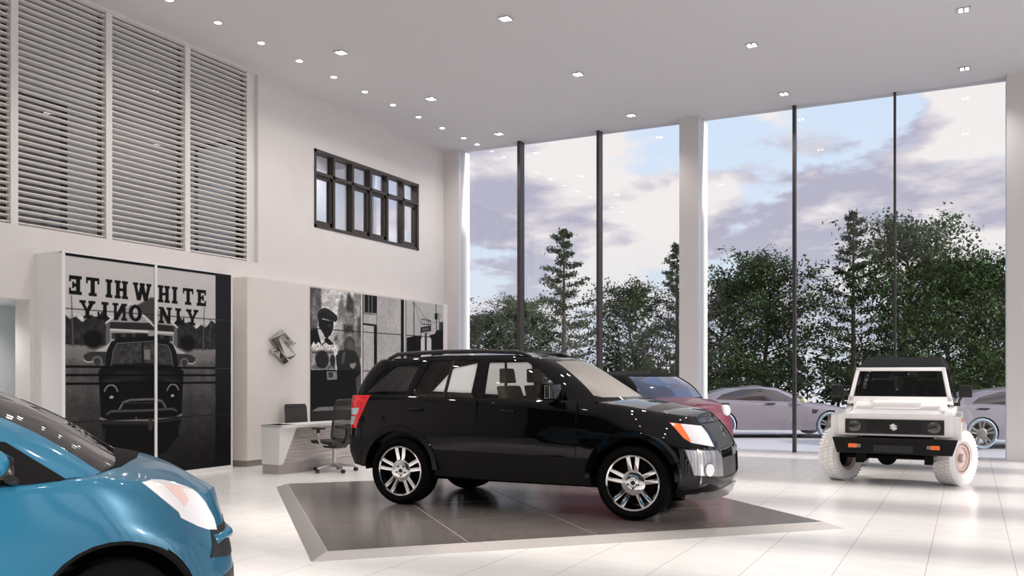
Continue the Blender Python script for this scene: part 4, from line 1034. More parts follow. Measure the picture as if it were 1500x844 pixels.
# local x forward (towards the camera), y to its left (+X in the room)
b = bmesh.new()
hexa(b, [(.0, -.70, .66), (1.66, -.685, .66), (1.66, .685, .66), (.0, .70, .66), (.45, -.70, 1.04), (1.64, -.675, .95), (1.64, .675, .95), (.45, .70, 1.04)], .03)
hexa(b, [(-1.85, -.72, .55), (.55, -.72, .55), (.55, .72, .55), (-1.85, .72, .55), (-1.85, -.72, 1.08), (.62, -.72, 1.07), (.62, .72, 1.07), (-1.85, .72, 1.08)], .03)
obj('body', b, M['wpaint'], jp, smooth='auto')
b = bmesh.new()
hexa(b, [(.50, -.66, .98), (1.60, -.62, .93), (1.60, .62, .93), (.50, .66, .98), (.55, -.60, 1.12), (1.48, -.53, 1.00), (1.48, .53, 1.00), (.55, .60, 1.12)], .035)
hd = obj('bonnet', b, M['wpaint'], jp, smooth='auto')
b = bmesh.new(); hexa(b, [(.55, -.40, 1.09), (1.38, -.33, .985), (1.38, .33, .985), (.55, .40, 1.09), (.60, -.36, 1.135), (1.32, -.28, 1.03), (1.32, .28, 1.03), (.60, .36, 1.135)], .02); obj('bonnet_bulge', b, M['wpaint'], hd, smooth='auto')
# fenders
for s in (1, -1):
    b = bmesh.new()
    prism(b, [(.62, .62), (.70, .80), (.86, .92), (1.05, .97), (1.64, .93), (1.66, .66), (1.58, .62), (1.50, .78), (1.36, .84), (1.10, .84), (.92, .78), (.80, .62)], 'y', min(s*.60, s*.80), max(s*.60, s*.80), .012)
    obj('fender', b, M['wpaint'], jp, smooth='auto')
    b = bmesh.new(); prism(b, [(-1.75, .58), (-1.65, .80), (-1.45, .90), (-.95, .90), (-.78, .78), (-.70, .58), (-.82, .58), (-.9, .72), (-1.05, .82), (-1.42, .82), (-1.58, .72), (-1.64, .58)], 'y', min(s*.6, s*.80), max(s*.6, s*.80), .01); obj('fender', b, M['wpaint'], jp, smooth='auto')
    b = bmesh.new(); bmesh.ops.create_uvsphere(b, u_segments=12, v_segments=8, radius=1, matrix=Matrix.Translation((1.50, s*.80, .885)) @ Matrix.Diagonal((.05, .025, .032, 1))); obj('side_marker', b, M['lampo'], jp, smooth=True)
# front panel
b = bmesh.new(); box(b, 1.63, 1.72, -.70, .70, .66, .955, .025); obj('front_panel', b, M['wpaint'], jp, smooth='auto')
b = bmesh.new(); box(b, 1.70, 1.738, -.605, .605, .69, .885, .012)
for k in range(9): z = .705+k*.02; box(b, 1.73, 1.746, -.34, .34, z, z+.008)
gr = obj('grille', b, M['blackp'], jp)
for s in (1, -1):
    b = bmesh.new(); lathe(b, [(.0001, .02), (.05, .018), (.078, 0), (.078, -.02), (.0001, -.02)], 28, Matrix.Translation((1.742, s*.485, .785)), axis='x', closed=False); obj('headlamp', b, mat('smoked_lens', srgb(52, 50, 48), .15, coat=1), jp, smooth='auto')
b = bmesh.new(); emblem(b, lambda u, v, d: (1.75+d, u, .785+v), .05, .048, .012, 0); obj('badge', b, mat('bright_badge', srgb(235, 235, 235), .3, .2), jp)
# bumper
b = bmesh.new(); hexa(b, [(1.70, -.70, .43), (1.83, -.70, .43), (1.83, .70, .43), (1.70, .70, .43), (1.66, -.765, .635), (1.80, -.765, .635), (1.80, .765, .635), (1.66, .765, .635)], .015); bu = obj('bumper', b, M['bplastic'], jp, smooth='auto')
b = bmesh.new(); box(b, 1.815, 1.83, -.24, .24, .455, .55, .008); obj('number_plate_base', b, M['blackp'], bu)
for s in (1, -1):
    b = bmesh.new(); box(b, 1.80, 1.84, s*.50-.055, s*.50+.055, .505, .56, .006); ti = obj('turn_signal', b, M['lampo'], bu)
    b = bmesh.new(); box(b, 1.80, 1.835, min(s*.445, s*.40), max(s*.445, s*.40), .51, .555, .004); obj('clear_lamp', b, mat('dim_lens', srgb(120, 125, 120), .3), bu)
# windscreen frame
b = bmesh.new()
def wsf(y0, z0, y1, z1, y2, z2, y3, z3, th=.04):
    fx = lambda z: .72-(z-1.08)*.42
    P = [(y0, z0), (y1, z1), (y2, z2), (y3, z3)]
    hexa(b, [(fx(z)-th, y, z) for y, z in P]+[(fx(z), y, z) for y, z in P], .006)
wsf(-.70, 1.06, .70, 1.06, .675, 1.17, -.675, 1.17); wsf(-.60, 1.53, .60, 1.53, .585, 1.585, -.585, 1.585)
wsf(-.685, 1.10, -.62, 1.10, -.535, 1.58, -.59, 1.58); wsf(.62, 1.10, .685, 1.10, .59, 1.58, .535, 1.58)
obj('windscreen_frame', b, M['wpaint'], jp, smooth='auto')
b = bmesh.new(); wsf(-.63, 1.16, .63, 1.16, .55, 1.54, -.55, 1.54, .008); obj('windscreen', b, M['wsg2'] if 'wsg2' in M else glass_mat('offroader_glass', (.6, .6, .6), .5), jp)
# cabin: doors, pillars, soft roof
for s in (1, -1):
    for x0, x1 in ((-.58, -.50), (-1.82, -1.72)): b = bmesh.new(); hexa(b, [(x0, s*.70, 1.06), (x1, s*.70, 1.06), (x1, s*.66, 1.06), (x0, s*.66, 1.06), (x0, s*.58, 1.60), (x1, s*.58, 1.60), (x1, s*.54, 1.60), (x0, s*.54, 1.60)]); bmesh.ops.recalc_face_normals(b, faces=b.faces); obj('pillar', b, M['blackp'], jp)
b = bmesh.new(); box(b, -1.84, -1.80, -.70, .70, 1.06, 1.22); obj('tailgate', b, M['blackp'], jp)
b = bmesh.new()
hexa(b, [(-1.85, -.62, 1.57), (.52, -.60, 1.56), (.52, .60, 1.56), (-1.85, .62, 1.57), (-1.80, -.52, 1.78), (-.25, -.50, 1.75), (-.25, .50, 1.75), (-1.80, .52, 1.78)], .02)
obj('roof', b, M['blackm'], jp, smooth='auto')
for s in (1, -1):
    b = bmesh.new(); hexa(b, [(-1.75, s*.695, 1.08), (.55, s*.695, 1.08), (.55, s*.690, 1.08), (-1.75, s*.690, 1.08), (-1.75, s*.575, 1.56), (.47, s*.575, 1.56), (.47, s*.570, 1.56), (-1.75, s*.570, 1.56)]); bmesh.ops.recalc_face_normals(b, faces=b.faces); obj('side_window', b, M['dglass'], jp)
    b = bmesh.new(); box(b, .50, .60, min(s*.76, s*.93), max(s*.76, s*.93), 1.16, 1.33, .02); mh = obj('mirror', b, M['blackp'], jp, smooth='auto')
    b = bmesh.new(); tube(b, [(.60, s*.69, 1.06), (.60, s*.76, 1.08), (.56, s*.80, 1.20)], .018, 8); box(b, .56, .66, min(s*.69, s*.78), max(s*.69, s*.78), 1.04, 1.09, .01); obj('mirror_arm', b, M['blackp'], mh)
for y in (-.33, .33): seat(jp, -.25, y, .85, M['inter'], .46, .55)
b = bmesh.new(); hexa(b, [(-.9, -.06, 1.1), (-.85, -.06, 1.1), (-.85, .16, 1.1), (-.9, .16, 1.1), (-.9, -.04, 1.45), (-.85, -.04, 1.45), (-.85, .2, 1.45), (-.9, .2, 1.45)], .02); obj('rear_seat', b, M['seatc'], jp)
b = bmesh.new(); box(b, -1.8, .65, -.66, .66, .60, .64); box(b, .40, .66, -.64, .64, .9, 1.14, .02); box(b, -1.83, -1.8, -.66, .66, .6, 1.1); obj('dashboard', b, M['inter'], jp)
steering(jp, .30, .33, 1.17, M['blackp'])
b = bmesh.new(); box(b, .50, .53, -.10, .10, 1.46, 1.53, .01); obj('interior_mirror', b, M['blackp'], jp)
# axle, leaf springs and differential
b = bmesh.new()
tube(b, [(1.18, -.66, .36), (1.18, .66, .36)], .045, 12); tube(b, [(-1.18, -.66, .36), (-1.18, .66, .36)], .045, 12)
bmesh.ops.create_uvsphere(b, u_segments=20, v_segments=12, radius=.13, matrix=Matrix.Translation((1.20, -.12, .36)))
for s in (1, -1):
    box(b, .5, 1.74, s*.42-.05, s*.42+.05, .30, .50); box(b, -1.8, .5, s*.42-.04, s*.42+.04, .42, .54)
box(b, .2, 1.5, -.45, .45, .46, .62); box(b, 1.25, 1.35, -.65, .65, .33, .37); obj('axle', b, M['blackm'], jp)
for s in (1, -1):
    for ax in (1.18, -1.18):
        st = math.radians(-27) if ax > 0 else 0
        w_ = wheel(jp, ax, s*.72, .365, .365, .215, .27, 'steel', M['wrub'], M['copper'], steer=st, hub=M['copper'])
        b = bmesh.new(); n = 44
        for k in range(n):
            a = 2*PI*k/n; c, q = math.cos(a), math.sin(a); T = Matrix.Rotation(-a, 4, 'Y')
            for yy, ph in ((-.085, 0), (0, .5), (.085, 0)):
                T2 = Matrix.Rotation(-(a+ph*2*PI/n), 4, 'Y'); box(b, .355, .374, yy-.035, yy+.035, -.014, .014, 0, T2)
        obj('tread_blocks', b, M['wrub'], w_)['kind'] = 'stuff'

# ================================================================ maroon coupe behind the SUV
M['maroon'] = mat('maroon_paint', srgb(92, 18, 48), .4, .05, spec=.4, coat=.5)
M['blueg'] = mat('blue_tinted_glass', srgb(52, 62, 88), .06, spec=.8, coat=1)
cp = thing('coupe', 'dark red coupe with black cabin half hidden behind the black SUV', 'car', (-4.90, 13.95, 0), math.radians(-31))
Q0 = lv([(-1.9, 0, .30), (-1.88, .5, .30), (-1.8, .74, .30), (-1.3, .78, .26), (-.5, .78, .22), (.5, .78, .22), (1.1, .78, .26), (1.36, .76, .28), (1.46, .66, .30), (1.50, .35, .30), (1.51, 0, .30)])
Q1 = lv([(-1.95, 0, .55), (-1.93, .5, .55), (-1.85, .77, .55), (-1.3, .82, .52), (-.5, .82, .50), (.5, .82, .50), (1.1, .82, .55), (1.40, .79, .55), (1.51, .69, .55), (1.55, .36, .55), (1.56, 0, .55)])
Q2 = lv([(-1.92, 0, .80), (-1.90, .5, .80), (-1.82, .74, .80), (-1.3, .80, .80), (-.5, .81, .80), (.5, .81, .80), (1.1, .80, .86), (1.38, .76, .84), (1.48, .67, .82), (1.52, .35, .82), (1.53, 0, .82)])
Q3 = lv([(-1.82, 0, .96), (-1.80, .5, .96), (-1.72, .68, 1.0), (-1.3, .74, 1.05), (-.5, .76, 1.08), (.5, .75, 1.10), (1.0, .71, 1.09), (1.28, .66, 1.04), (1.40, .58, 1.01), (1.45, .32, 1.0), (1.46, 0, 1.0)])
body = net([Q0, Q1, Q2, Q3]+deck(Q3, lambda x: .05 if x > .4 else .02, (.93, .75, .5, 0)), 6, 4)
for ax in (-1.2, 1.02): cut(body, circle(ax, .34, .37, 26), 9, XZ, side)
cut(body, [(-.42, .58), (-.42, .68), (.42, .68), (.42, .58)], 5, YZ, lambda c, n: c.x > 1.3)
split(body, {0: ('body', M['maroon'], 0), 5: ('grille', M['blackp'], .003)}, cp, .01)
for s in (1, -1):
    b = bmesh.new(); lathe(b, [(.0001, .04), (.05, .035), (.08, .015), (.09, 0), (.09, -.05), (.0001, -.05)], 24, Matrix.Translation((1.47, s*.60, .93)), axis='x', closed=False); obj('headlamp', b, M['lampw'], cp, smooth='auto')
K0 = lv([(-1.5, 0, .98), (-1.48, .45, .98), (-1.40, .66, .98), (-1.0, .72, 1.07), (-.2, .74, 1.09), (.74, .73, 1.10), (.88, .70, 1.09), (.98, .40, 1.12), (1.02, 0, 1.12)])
K1 = lv([(-1.2, 0, 1.25), (-1.18, .42, 1.25), (-1.1, .60, 1.25), (-.8, .65, 1.25), (-.2, .66, 1.25), (.56, .66, 1.30), (.70, .64, 1.30), (.78, .36, 1.31), (.81, 0, 1.31)])
K2 = lv([(-.85, 0, 1.50), (-.84, .38, 1.50), (-.78, .52, 1.49), (-.6, .565, 1.49), (-.3, .575, 1.49), (.24, .565, 1.485), (.36, .55, 1.48), (.44, .32, 1.49), (.46, 0, 1.50)])
cab = net([K0, K1, K2]+deck(K2, lambda x: .05*max(0, min(1, (.46-x)*3, (x+.85)*3)), (.88, .6, .3, 0)), 6, 5)
cut(cab, [(-1.0, 1.12), (-.75, 1.43), (.18, 1.43), (.62, 1.13)], 1, XZ, sidef)
cut(cab, [(-.65, 1.13), (-.51, 1.455), (.51, 1.455), (.65, 1.13)], 3, YZ, lambda c, n: c.x > .2 and n.x > .3)
cut(cab, [(-.55, 1.05), (-.42, 1.43), (.42, 1.43), (.55, 1.05)], 7, YZ, lambda c, n: c.x < -.7 and n.x < -.3)
split(cab, {0: ('roof', M['blackm'], 0), 1: ('side_window', mat('coupe_side_glass', srgb(80, 76, 74), .08, coat=1), -.004), 7: ('rear_window', M['blueg'], -.004), 3: ('windscreen', M['blueg'], -.004)}, cp, .01, sides=(1,))
for s in (1, -1):
    for ax in (-1.2, 1.02):
        well(cp, ax, s*.80, s*.5, .34, .372); wheel(cp, ax, s*.70, .31, .31, .2, .2, 'many', M['rubber'], M['alu'])
b = bmesh.new(); box(b, -1.7, 1.6, -.45, .45, .22, .28); obj('floor_pan', b, M['blackm'], cp)

# ================================================================ silver sedans outside the facade
M['silver'] = mat('silver_lilac_paint', srgb(134, 127, 137), .35, .1, spec=.4, coat=.5)
M['pring'] = mat('pale_blue_tyre', srgb(150, 170, 186), .5)
M['sglass'] = mat('sedan_dark_glass', srgb(50, 44, 42), .08, coat=1)
sd = thing('sedan', 'pale silver sedan parked outside between the glass columns, behind the white off-roader', 'car', (0, 0, 0), 0, 'silver sedans outside')
A0 = lv([(-2.25, 0, .32), (-2.22, .5, .32), (-2.1, .78, .30), (-1.75, .86, .26), (-1.0, .86, .20), (1.0, .86, .20), (1.75, .85, .22), (2.1, .76, .2), (2.3, .5, .2), (2.38, 0, .2)])
A1 = lv([(-2.3, 0, .55), (-2.28, .5, .55), (-2.15, .82, .55), (-1.75, .90, .52), (-1.0, .90, .50), (1.0, .90, .48), (1.75, .89, .46), (2.14, .78, .42), (2.35, .5, .40), (2.43, 0, .4)])
A2 = lv([(-2.28, 0, .80), (-2.26, .5, .80), (-2.14, .80, .80), (-1.75, .88, .78), (-1.0, .885, .74), (1.0, .885, .70), (1.7, .86, .64), (2.08, .74, .58), (2.28, .48, .54), (2.36, 0, .54)])
A3 = lv([(-2.24, 0, .98), (-2.20, .5, .98), (-2.05, .72, .98), (-1.7, .80, .96), (-1.0, .82, .93), (.9, .80, .86), (1.5, .74, .80), (1.9, .64, .72), (2.12, .42, .67), (2.2, 0, .66)])
body = net([A0, A1, A2, A3]+deck(A3, lambda x: .06, (.93, .7, .4, 0)), 6, 4)
for ax in (-1.35, 1.4): cut(body, circle(ax, .33, .37, 28), 9, XZ, side)
for s in (1, -1):
    cut(body, [(1.30, .69), (1.62, .60), (1.66, .68), (1.62, .74)] if False else [(.93, .62), (.93, .74), (1.10, .72), (1.04, .64)], 2, XZ, lambda c, n, s=s: c.y*s > .5)
    AB = wrapAB(s); cut(body, [(.95, .70), (1.15, .66), (1.42, .56), (1.44, .62), (1.2, .73)], 4, AB, lambda c, n, s=s: c.y*s > 0 and c.x > 1.5, (0,))
split(body, {0: ('body', M['silver'], 0), 2: ('fender_vent', M['blackp'], .002), 4: ('headlamp', M['lampw'], .003)}, sd, .01, sides=(2, 4))
P0 = lv([(-2.0, 0, .98), (-1.98, .45, .98), (-1.9, .66, .97), (-1.4, .76, .94), (-.4, .80, .92), (.42, .77, .89), (.82, .68, .88), (1.0, .36, .90), (1.06, 0, .91)])
P1 = lv([(-1.6, 0, 1.14), (-1.58, .42, 1.14), (-1.5, .60, 1.13), (-1.1, .67, 1.12), (-.3, .70, 1.14), (.20, .67, 1.10), (.47, .60, 1.08), (.62, .34, 1.11), (.67, 0, 1.12)])
P2 = lv([(-1.05, 0, 1.275), (-1.03, .36, 1.275), (-.95, .50, 1.265), (-.7, .56, 1.265), (-.3, .59, 1.30), (-.10, .57, 1.28), (.04, .53, 1.27), (.14, .31, 1.29), (.17, 0, 1.30)])
cab = net([P0, P1, P2]+deck(P2, lambda x: .05*max(0, min(1, (.17-x)*2, (x+1.05)*2)), (.88, .6, .3, 0)), 6, 5)
cut(cab, [(-1.50, .985), (-1.30, 1.12), (-.80, 1.245), (-.3, 1.265), (.08, 1.21), (.38, 1.07), (.64, .915)], 1, XZ, sidef)
cut(cab, [(-.58, .92), (-.46, 1.22), (.46, 1.22), (.58, .92)], 3, YZ, lambda c, n: c.x > .2 and n.x > .3)
cut(cab, [(-.55, 1.02), (-.42, 1.24), (.42, 1.24), (.55, 1.02)], 4, YZ, lambda c, n: c.x < -.9 and n.x < -.3)
split(cab, {0: ('roof', M['silver'], 0), 1: ('side_window', M['sglass'], .001), 3: ('windscreen', M['sglass'], .001), 4: ('rear_window', M['sglass'], .001)}, sd, .01, sides=(1,))
for s in (1, -1):
    for hx in (-1.30, -.12):
        b = bmesh.new(); box(b, hx-.11, hx+.11, min(s*.86, s*.90), max(s*.86, s*.90), .865, .895, .008); obj('door_handle', b, M['blackp'], sd)
    b = bmesh.new(); bmesh.ops.create_uvsphere(b, u_segments=14, v_segments=8, radius=1, matrix=Matrix.Translation((.70, s*.93, .95)) @ Matrix.Diagonal((.09, .10, .065, 1))); obj('mirror', b, mat('yellow_white_mirror', srgb(222, 222, 170), .3), sd, smooth=True)
    for ax in (-1.35, 1.4):
        well(sd, ax, s*.88, s*.5, .33, .372)
        w_ = obj('wheel', tire_mesh(.335, .275, .2), M['pring'], sd, smooth='auto'); w_.location = (ax, s*.80, .335); w_.rotation_euler = (0, 0, PI if s > 0 else 0)
        b = rim_mesh(.275, .2, 'five_twin'); r = obj('rim', b, mat('taupe_rim', srgb(116, 110, 106), .4, .3), w_, smooth='auto')
b = bmesh.new(); box(b, -2.1, 2.1, -.5, .5, .2, .26); obj('floor_pan', b, M['blackm'], sd)
sd.location = (-4.44, 22.27, 0); sd.rotation_euler = (0, 0, math.radians(27)); sd.scale = (.92, .92, .92)
s2 = copy_tree(sd); s2.location = (.957, 21.43, 0); s2.rotation_euler = (0, 0, math.radians(27)); s2['label'] = 'pale silver sedan outside, seen between the white off-roader and the rightmost column'
# ================================================================ desk and chairs by the feature wall
dk = thing('reception_desk', 'white angular desk with streaked recessed front below the S emblem', 'desk', (-9.28, 11.02, 0), math.radians(-6))
# local: y along the desk (0.75 half length), x outwards to the room
b = bmesh.new()
# end slab with slanted inner edge, wrapping into the top
hw, hl, H = .32, .82, .73
hexa(b, [(-.10, -hl, .14), (.27, -hl, .14), (.27, -hl+.06, .14), (-.10, -hl+.06, .14), (-.10, -hl, H), (.30, -hl, H), (.30, -hl+.34, H), (-.10, -hl+.34, H)], .004)
box(b, -.12, .36, -hl, hl+.1, H-.045, H, .006)
hexa(b, [(.14, -hl+.04, .14), (.27, -hl+.0, .14), (.27, -hl+.08, .14), (.14, -hl+.08, .14), (.14, -hl+.26, H-.04), (.30, -hl+.02, H-.04), (.30, -hl+.33, H-.04), (.14, -hl+.33, H-.04)])
obj('desk_top', b, M['white'], dk)
streak = mat('streaked_laminate', srgb(196, 186, 180), .5)
nt = streak.node_tree; tc_ = nt.nodes.new('ShaderNodeTexCoord'); mp_ = nt.nodes.new('ShaderNodeMapping'); mp_.inputs['Scale'].default_value = (1, 1.2, 38)
n_ = nt.nodes.new('ShaderNodeTexNoise'); n_.inputs['Scale'].default_value = 2.2; n_.inputs['Detail'].default_value = 5
r_ = nt.nodes.new('ShaderNodeValToRGB'); r_.color_ramp.elements[0].position = .35; r_.color_ramp.elements[0].color = srgb(168, 158, 154); r_.color_ramp.elements[1].position = .65; r_.color_ramp.elements[1].color = srgb(214, 205, 200)
nt.links.new(tc_.outputs['Object'], mp_.inputs[0]); nt.links.new(mp_.outputs[0], n_.inputs[0]); nt.links.new(n_.outputs[0], r_.inputs[0]); nt.links.new(r_.outputs[0], nt.nodes['Principled BSDF'].inputs['Base Color'])
b = bmesh.new(); hexa(b, [(-.02, -hl+.08, .14), (.20, -hl+.08, .14), (.20, hl-.02, .14), (-.02, hl-.02, .14), (-.02, -hl+.3, H-.05), (.10, -hl+.3, H-.05), (.10, hl-.02, H-.05), (-.02, hl-.02, H-.05)])
obj('front_panel', b, streak, dk)
b = bmesh.new(); box(b, -.09, .25, -hl+.01, hl-.02, 0, .145); obj('desk_base', b, mat('desk_plinth', srgb(178, 170, 166), .35, .2), dk)

M['mesh'] = glass_mat('mesh_fabric', (.45, .45, .45), 0)
# fine black mesh: woven holes by a wave mask
def meshmat():
    m = bpy.data.materials.new('black_mesh_fabric'); m.use_nodes = True; nt = m.node_tree; p = nt.nodes['Principled BSDF']
    p.inputs['Base Color'].default_value = srgb(52, 49, 47); p.inputs['Roughness'].default_value = .7; p.inputs['Alpha'].default_value = .55
    return m
M['net'] = meshmat()
ch = thing('task_chair', 'black mesh swivel chair with polished five star base in front of the desk', 'office chair', (-8.66, 10.92, 0), math.radians(168))
# local +x = the way the sitter faces (towards the desk)
b = bmesh.new(); tube(b, [(0, 0, .10), (0, 0, .40)], [.03, .026], 16); obj('gas_column', b, M['alu'], ch, smooth='auto')
b = bmesh.new()
lathe(b, [(.0001, .07), (.045, .07), (.045, .13), (.0001, .14)], 20, axis='z', closed=False)
for k in range(5):
    a = k*2*PI/5+.35; d = Vector((math.cos(a), math.sin(a), 0)); q = Vector((-d.y, d.x, 0))
    hexa(b, [d*.03-q*.028+Vector((0, 0, .08)), d*.33-q*.014+Vector((0, 0, .055)), d*.33+q*.014+Vector((0, 0, .055)), d*.03+q*.028+Vector((0, 0, .08)),
             d*.03-q*.024+Vector((0, 0, .135)), d*.33-q*.012+Vector((0, 0, .082)), d*.33+q*.012+Vector((0, 0, .082)), d*.03+q*.024+Vector((0, 0, .135))], .006)
base = obj('star_base', b, M['alu'], ch, smooth='auto')
for k in range(5):
    a = k*2*PI/5+.35; b = bmesh.new()
    for s in (-.016, .016): lathe(b, [(.0001, s-.010), (.028, s-.010), (.028, s+.010), (.0001, s+.010)], 18, Matrix.Translation((.33*math.cos(a), .33*math.sin(a), .028)) @ Matrix.Rotation(a+.7, 4, 'Z'), closed=False)
    tube(b, [(.33*math.cos(a), .33*math.sin(a), .03), (.33*math.cos(a), .33*math.sin(a), .06)], .012, 8)
    obj('caster', b, M['blackp'], ch, smooth='auto')
b = bmesh.new(); hexa(b, [(-.22, -.22, .42), (.24, -.24, .43), (.24, .24, .43), (-.22, .22, .42), (-.23, -.23, .47), (.27, -.25, .485), (.27, .25, .485), (-.23, .23, .47)], .02); obj('seat', b, M['blackp'], ch, smooth='auto')
b = bmesh.new(); hexa(b, [(-.16, -.10, .36), (.12, -.10, .36), (.12, .10, .36), (-.16, .10, .36), (-.20, -.14, .43), (.16, -.14, .43), (.16, .14, .43), (-.20, .14, .43)], .02); obj('tilt_mechanism', b, M['blackp'], ch, smooth='auto')
def rr(cx, z0, z1, w, lean, n=8, r=.07):
    pts = []
    for (sx, sz, a0) in ((1, 1, 0), (-1, 1, 90), (-1, -1, 180), (1, -1, 270)):
        for k in range(n+1):
            a = math.radians(a0+90*k/n); y = sx*(w/2-r)+r*math.cos(a); z = (z1-r if sz > 0 else z0+r)+r*math.sin(a)
            pts.append((cx-lean*((z-z0)/(z1-z0))-.04*math.sin(PI*(z-z0)/(z1-z0))*-1, y, z))
    return pts
P = rr(-.22, .50, 1.10, .46, .10)
b = bmesh.new(); tube(b, P, .016, 8, closed=True); bf = obj('back_frame', b, M['blackp'], ch, smooth=True)
b = bmesh.new()
vs = [b.verts.new(p) for p in P]; vs2 = [b.verts.new((p[0]-.004, p[1], p[2])) for p in P]; n = len(P)
c1_ = b.verts.new((-.25, 0, .80)); c2_ = b.verts.new((-.254, 0, .80))
for i in range(n): b.faces.new((c1_, vs[i], vs[(i+1) % n])); b.faces.new((c2_, vs2[(i+1) % n], vs2[i]))
obj('back_mesh', b, M['net'], bf)
b = bmesh.new(); tube(b, [(-.14, 0, .42), (-.26, 0, .46), (-.31, 0, .60), (-.29, 0, .74)], [.03, .03, .025, .02], 10); tube(b, [(-.28, -.2, .70), (-.31, 0, .68), (-.28, .2, .70)], .018, 8); tube(b, [(-.24, -.2, .52), (-.22, 0, .48), (-.24, .2, .52)], .03, 8); obj('back_support', b, M['blackp'], ch, smooth=True)
for s in (1, -1):
    b = bmesh.new(); tube(b, [(-.05, s*.16, .42), (.0, s*.26, .43), (.02, s*.285, .50), (.03, s*.28, .64)], [.016, .018, .018, .02], 8); am = obj('armrest_post', b, M['alu'], ch, smooth=True)
    b = bmesh.new(); box(b, -.09, .15, s*.275-.04, s*.275+.04, .655, .68, .01); tube(b, [(.03, s*.28, .60), (.03, s*.28, .66)], .024, 10); obj('arm_pad', b, M['blackp'], am, smooth='auto')

vc = thing('visitor_chair', 'dark woven cantilever chair behind the desk, only its back showing', 'chair', (-9.90, 11.64, 0), math.radians(-20))
b = bmesh.new()
for s in (-1, 1): tube(b, [(-.22, s*.20, .95), (-.18, s*.20, .66), (-.16, s*.20, .44), (.24, s*.20, .46), (.26, s*.20, .42), (.24, s*.20, .03), (.20, s*.20, .012), (-.24, s*.20, .012)], .0115, 8)
tube(b, [(-.24, -.20, .012), (-.24, .20, .012)], .0115, 8); tube(b, [(-.22, -.20, .95), (-.22, .20, .95)], .0115, 8)
obj('chair_frame', b, M['blackp'], vc, smooth=True)
dw = mat('dark_weave', srgb(58, 54, 52), .75, noise=.25, nscale=60)
b = bmesh.new(); hexa(b, [(-.165, -.2, .48), (-.145, -.2, .48), (-.145, .2, .48), (-.165, .2, .48), (-.245, -.19, .99), (-.22, -.19, .99), (-.22, .19, .99), (-.245, .19, .99)], .006); obj('backrest', b, dw, vc)
b = bmesh.new(); box(b, -.15, .26, -.2, .2, .455, .48, .006); obj('seat', b, dw, vc)

# ================================================================ outside: ground and trees
bm = bmesh.new(); box(bm, -60, 60, YG+.45, 26.5, -.16, -.012)
struct('pavement', bm, mat('pale_paving', srgb(196, 194, 202), .6, noise=.03, nscale=2))
bm = bmesh.new(); box(bm, -120, 120, 26.5, 160, -.3, -.05); struct('ground', bm, mat('far_ground', srgb(206, 205, 206), .9, noise=.08, nscale=.4))
bm = bmesh.new(); box(bm, -60, 60, 26.4, 26.6, -.16, .06); struct('kerb', bm, mat('kerb_stone', srgb(150, 150, 156), .8))
def leafmat(name, c):
    m = mat(name, c, .55, spec=.25, noise=.35, nscale=1.3)
    p = m.node_tree.nodes['Principled BSDF']
    return m
LM = [leafmat('leaf_green', srgb(54, 74, 32)), leafmat('leaf_green_dark', srgb(44, 60, 30))]
BARK = mat('bark', srgb(62, 54, 46), .9, noise=.3, nscale=12)

def leaf_cloud(pts, rng, size, spread, per, flat=.75):
    """many small folded leaves round each twig point, as one mesh"""
    P = np.repeat(np.array(pts), per, 0); n = len(P)
    P = P+rng.normal(0, 1, (n, 3))*np.array([spread, spread, spread*flat])
    a = rng.uniform(0, 2*PI, n); tilt = rng.normal(0, .55, n); s = size*rng.uniform(.6, 1.3, n)
    d = np.stack([np.cos(a)*np.cos(tilt), np.sin(a)*np.cos(tilt), np.sin(tilt)], 1)
    up = rng.normal(0, .45, (n, 3))+np.array([0, 0, 1.]); w = np.cross(d, up); w /= np.linalg.norm(w, axis=1)[:, None]+1e-9
    nn = np.cross(w, d)
    L = s[:, None]; A = P; B = P+d*L*.45+w*L*.28-nn*L*.06; Cc = P+d*L; D = P+d*L*.45-w*L*.28-nn*L*.06
    V = np.stack([A, B, Cc, D], 1).reshape(-1, 3); I = np.arange(n)*4
    F = np.stack([I, I+1, I+2, I+3], 1)
    return V, F

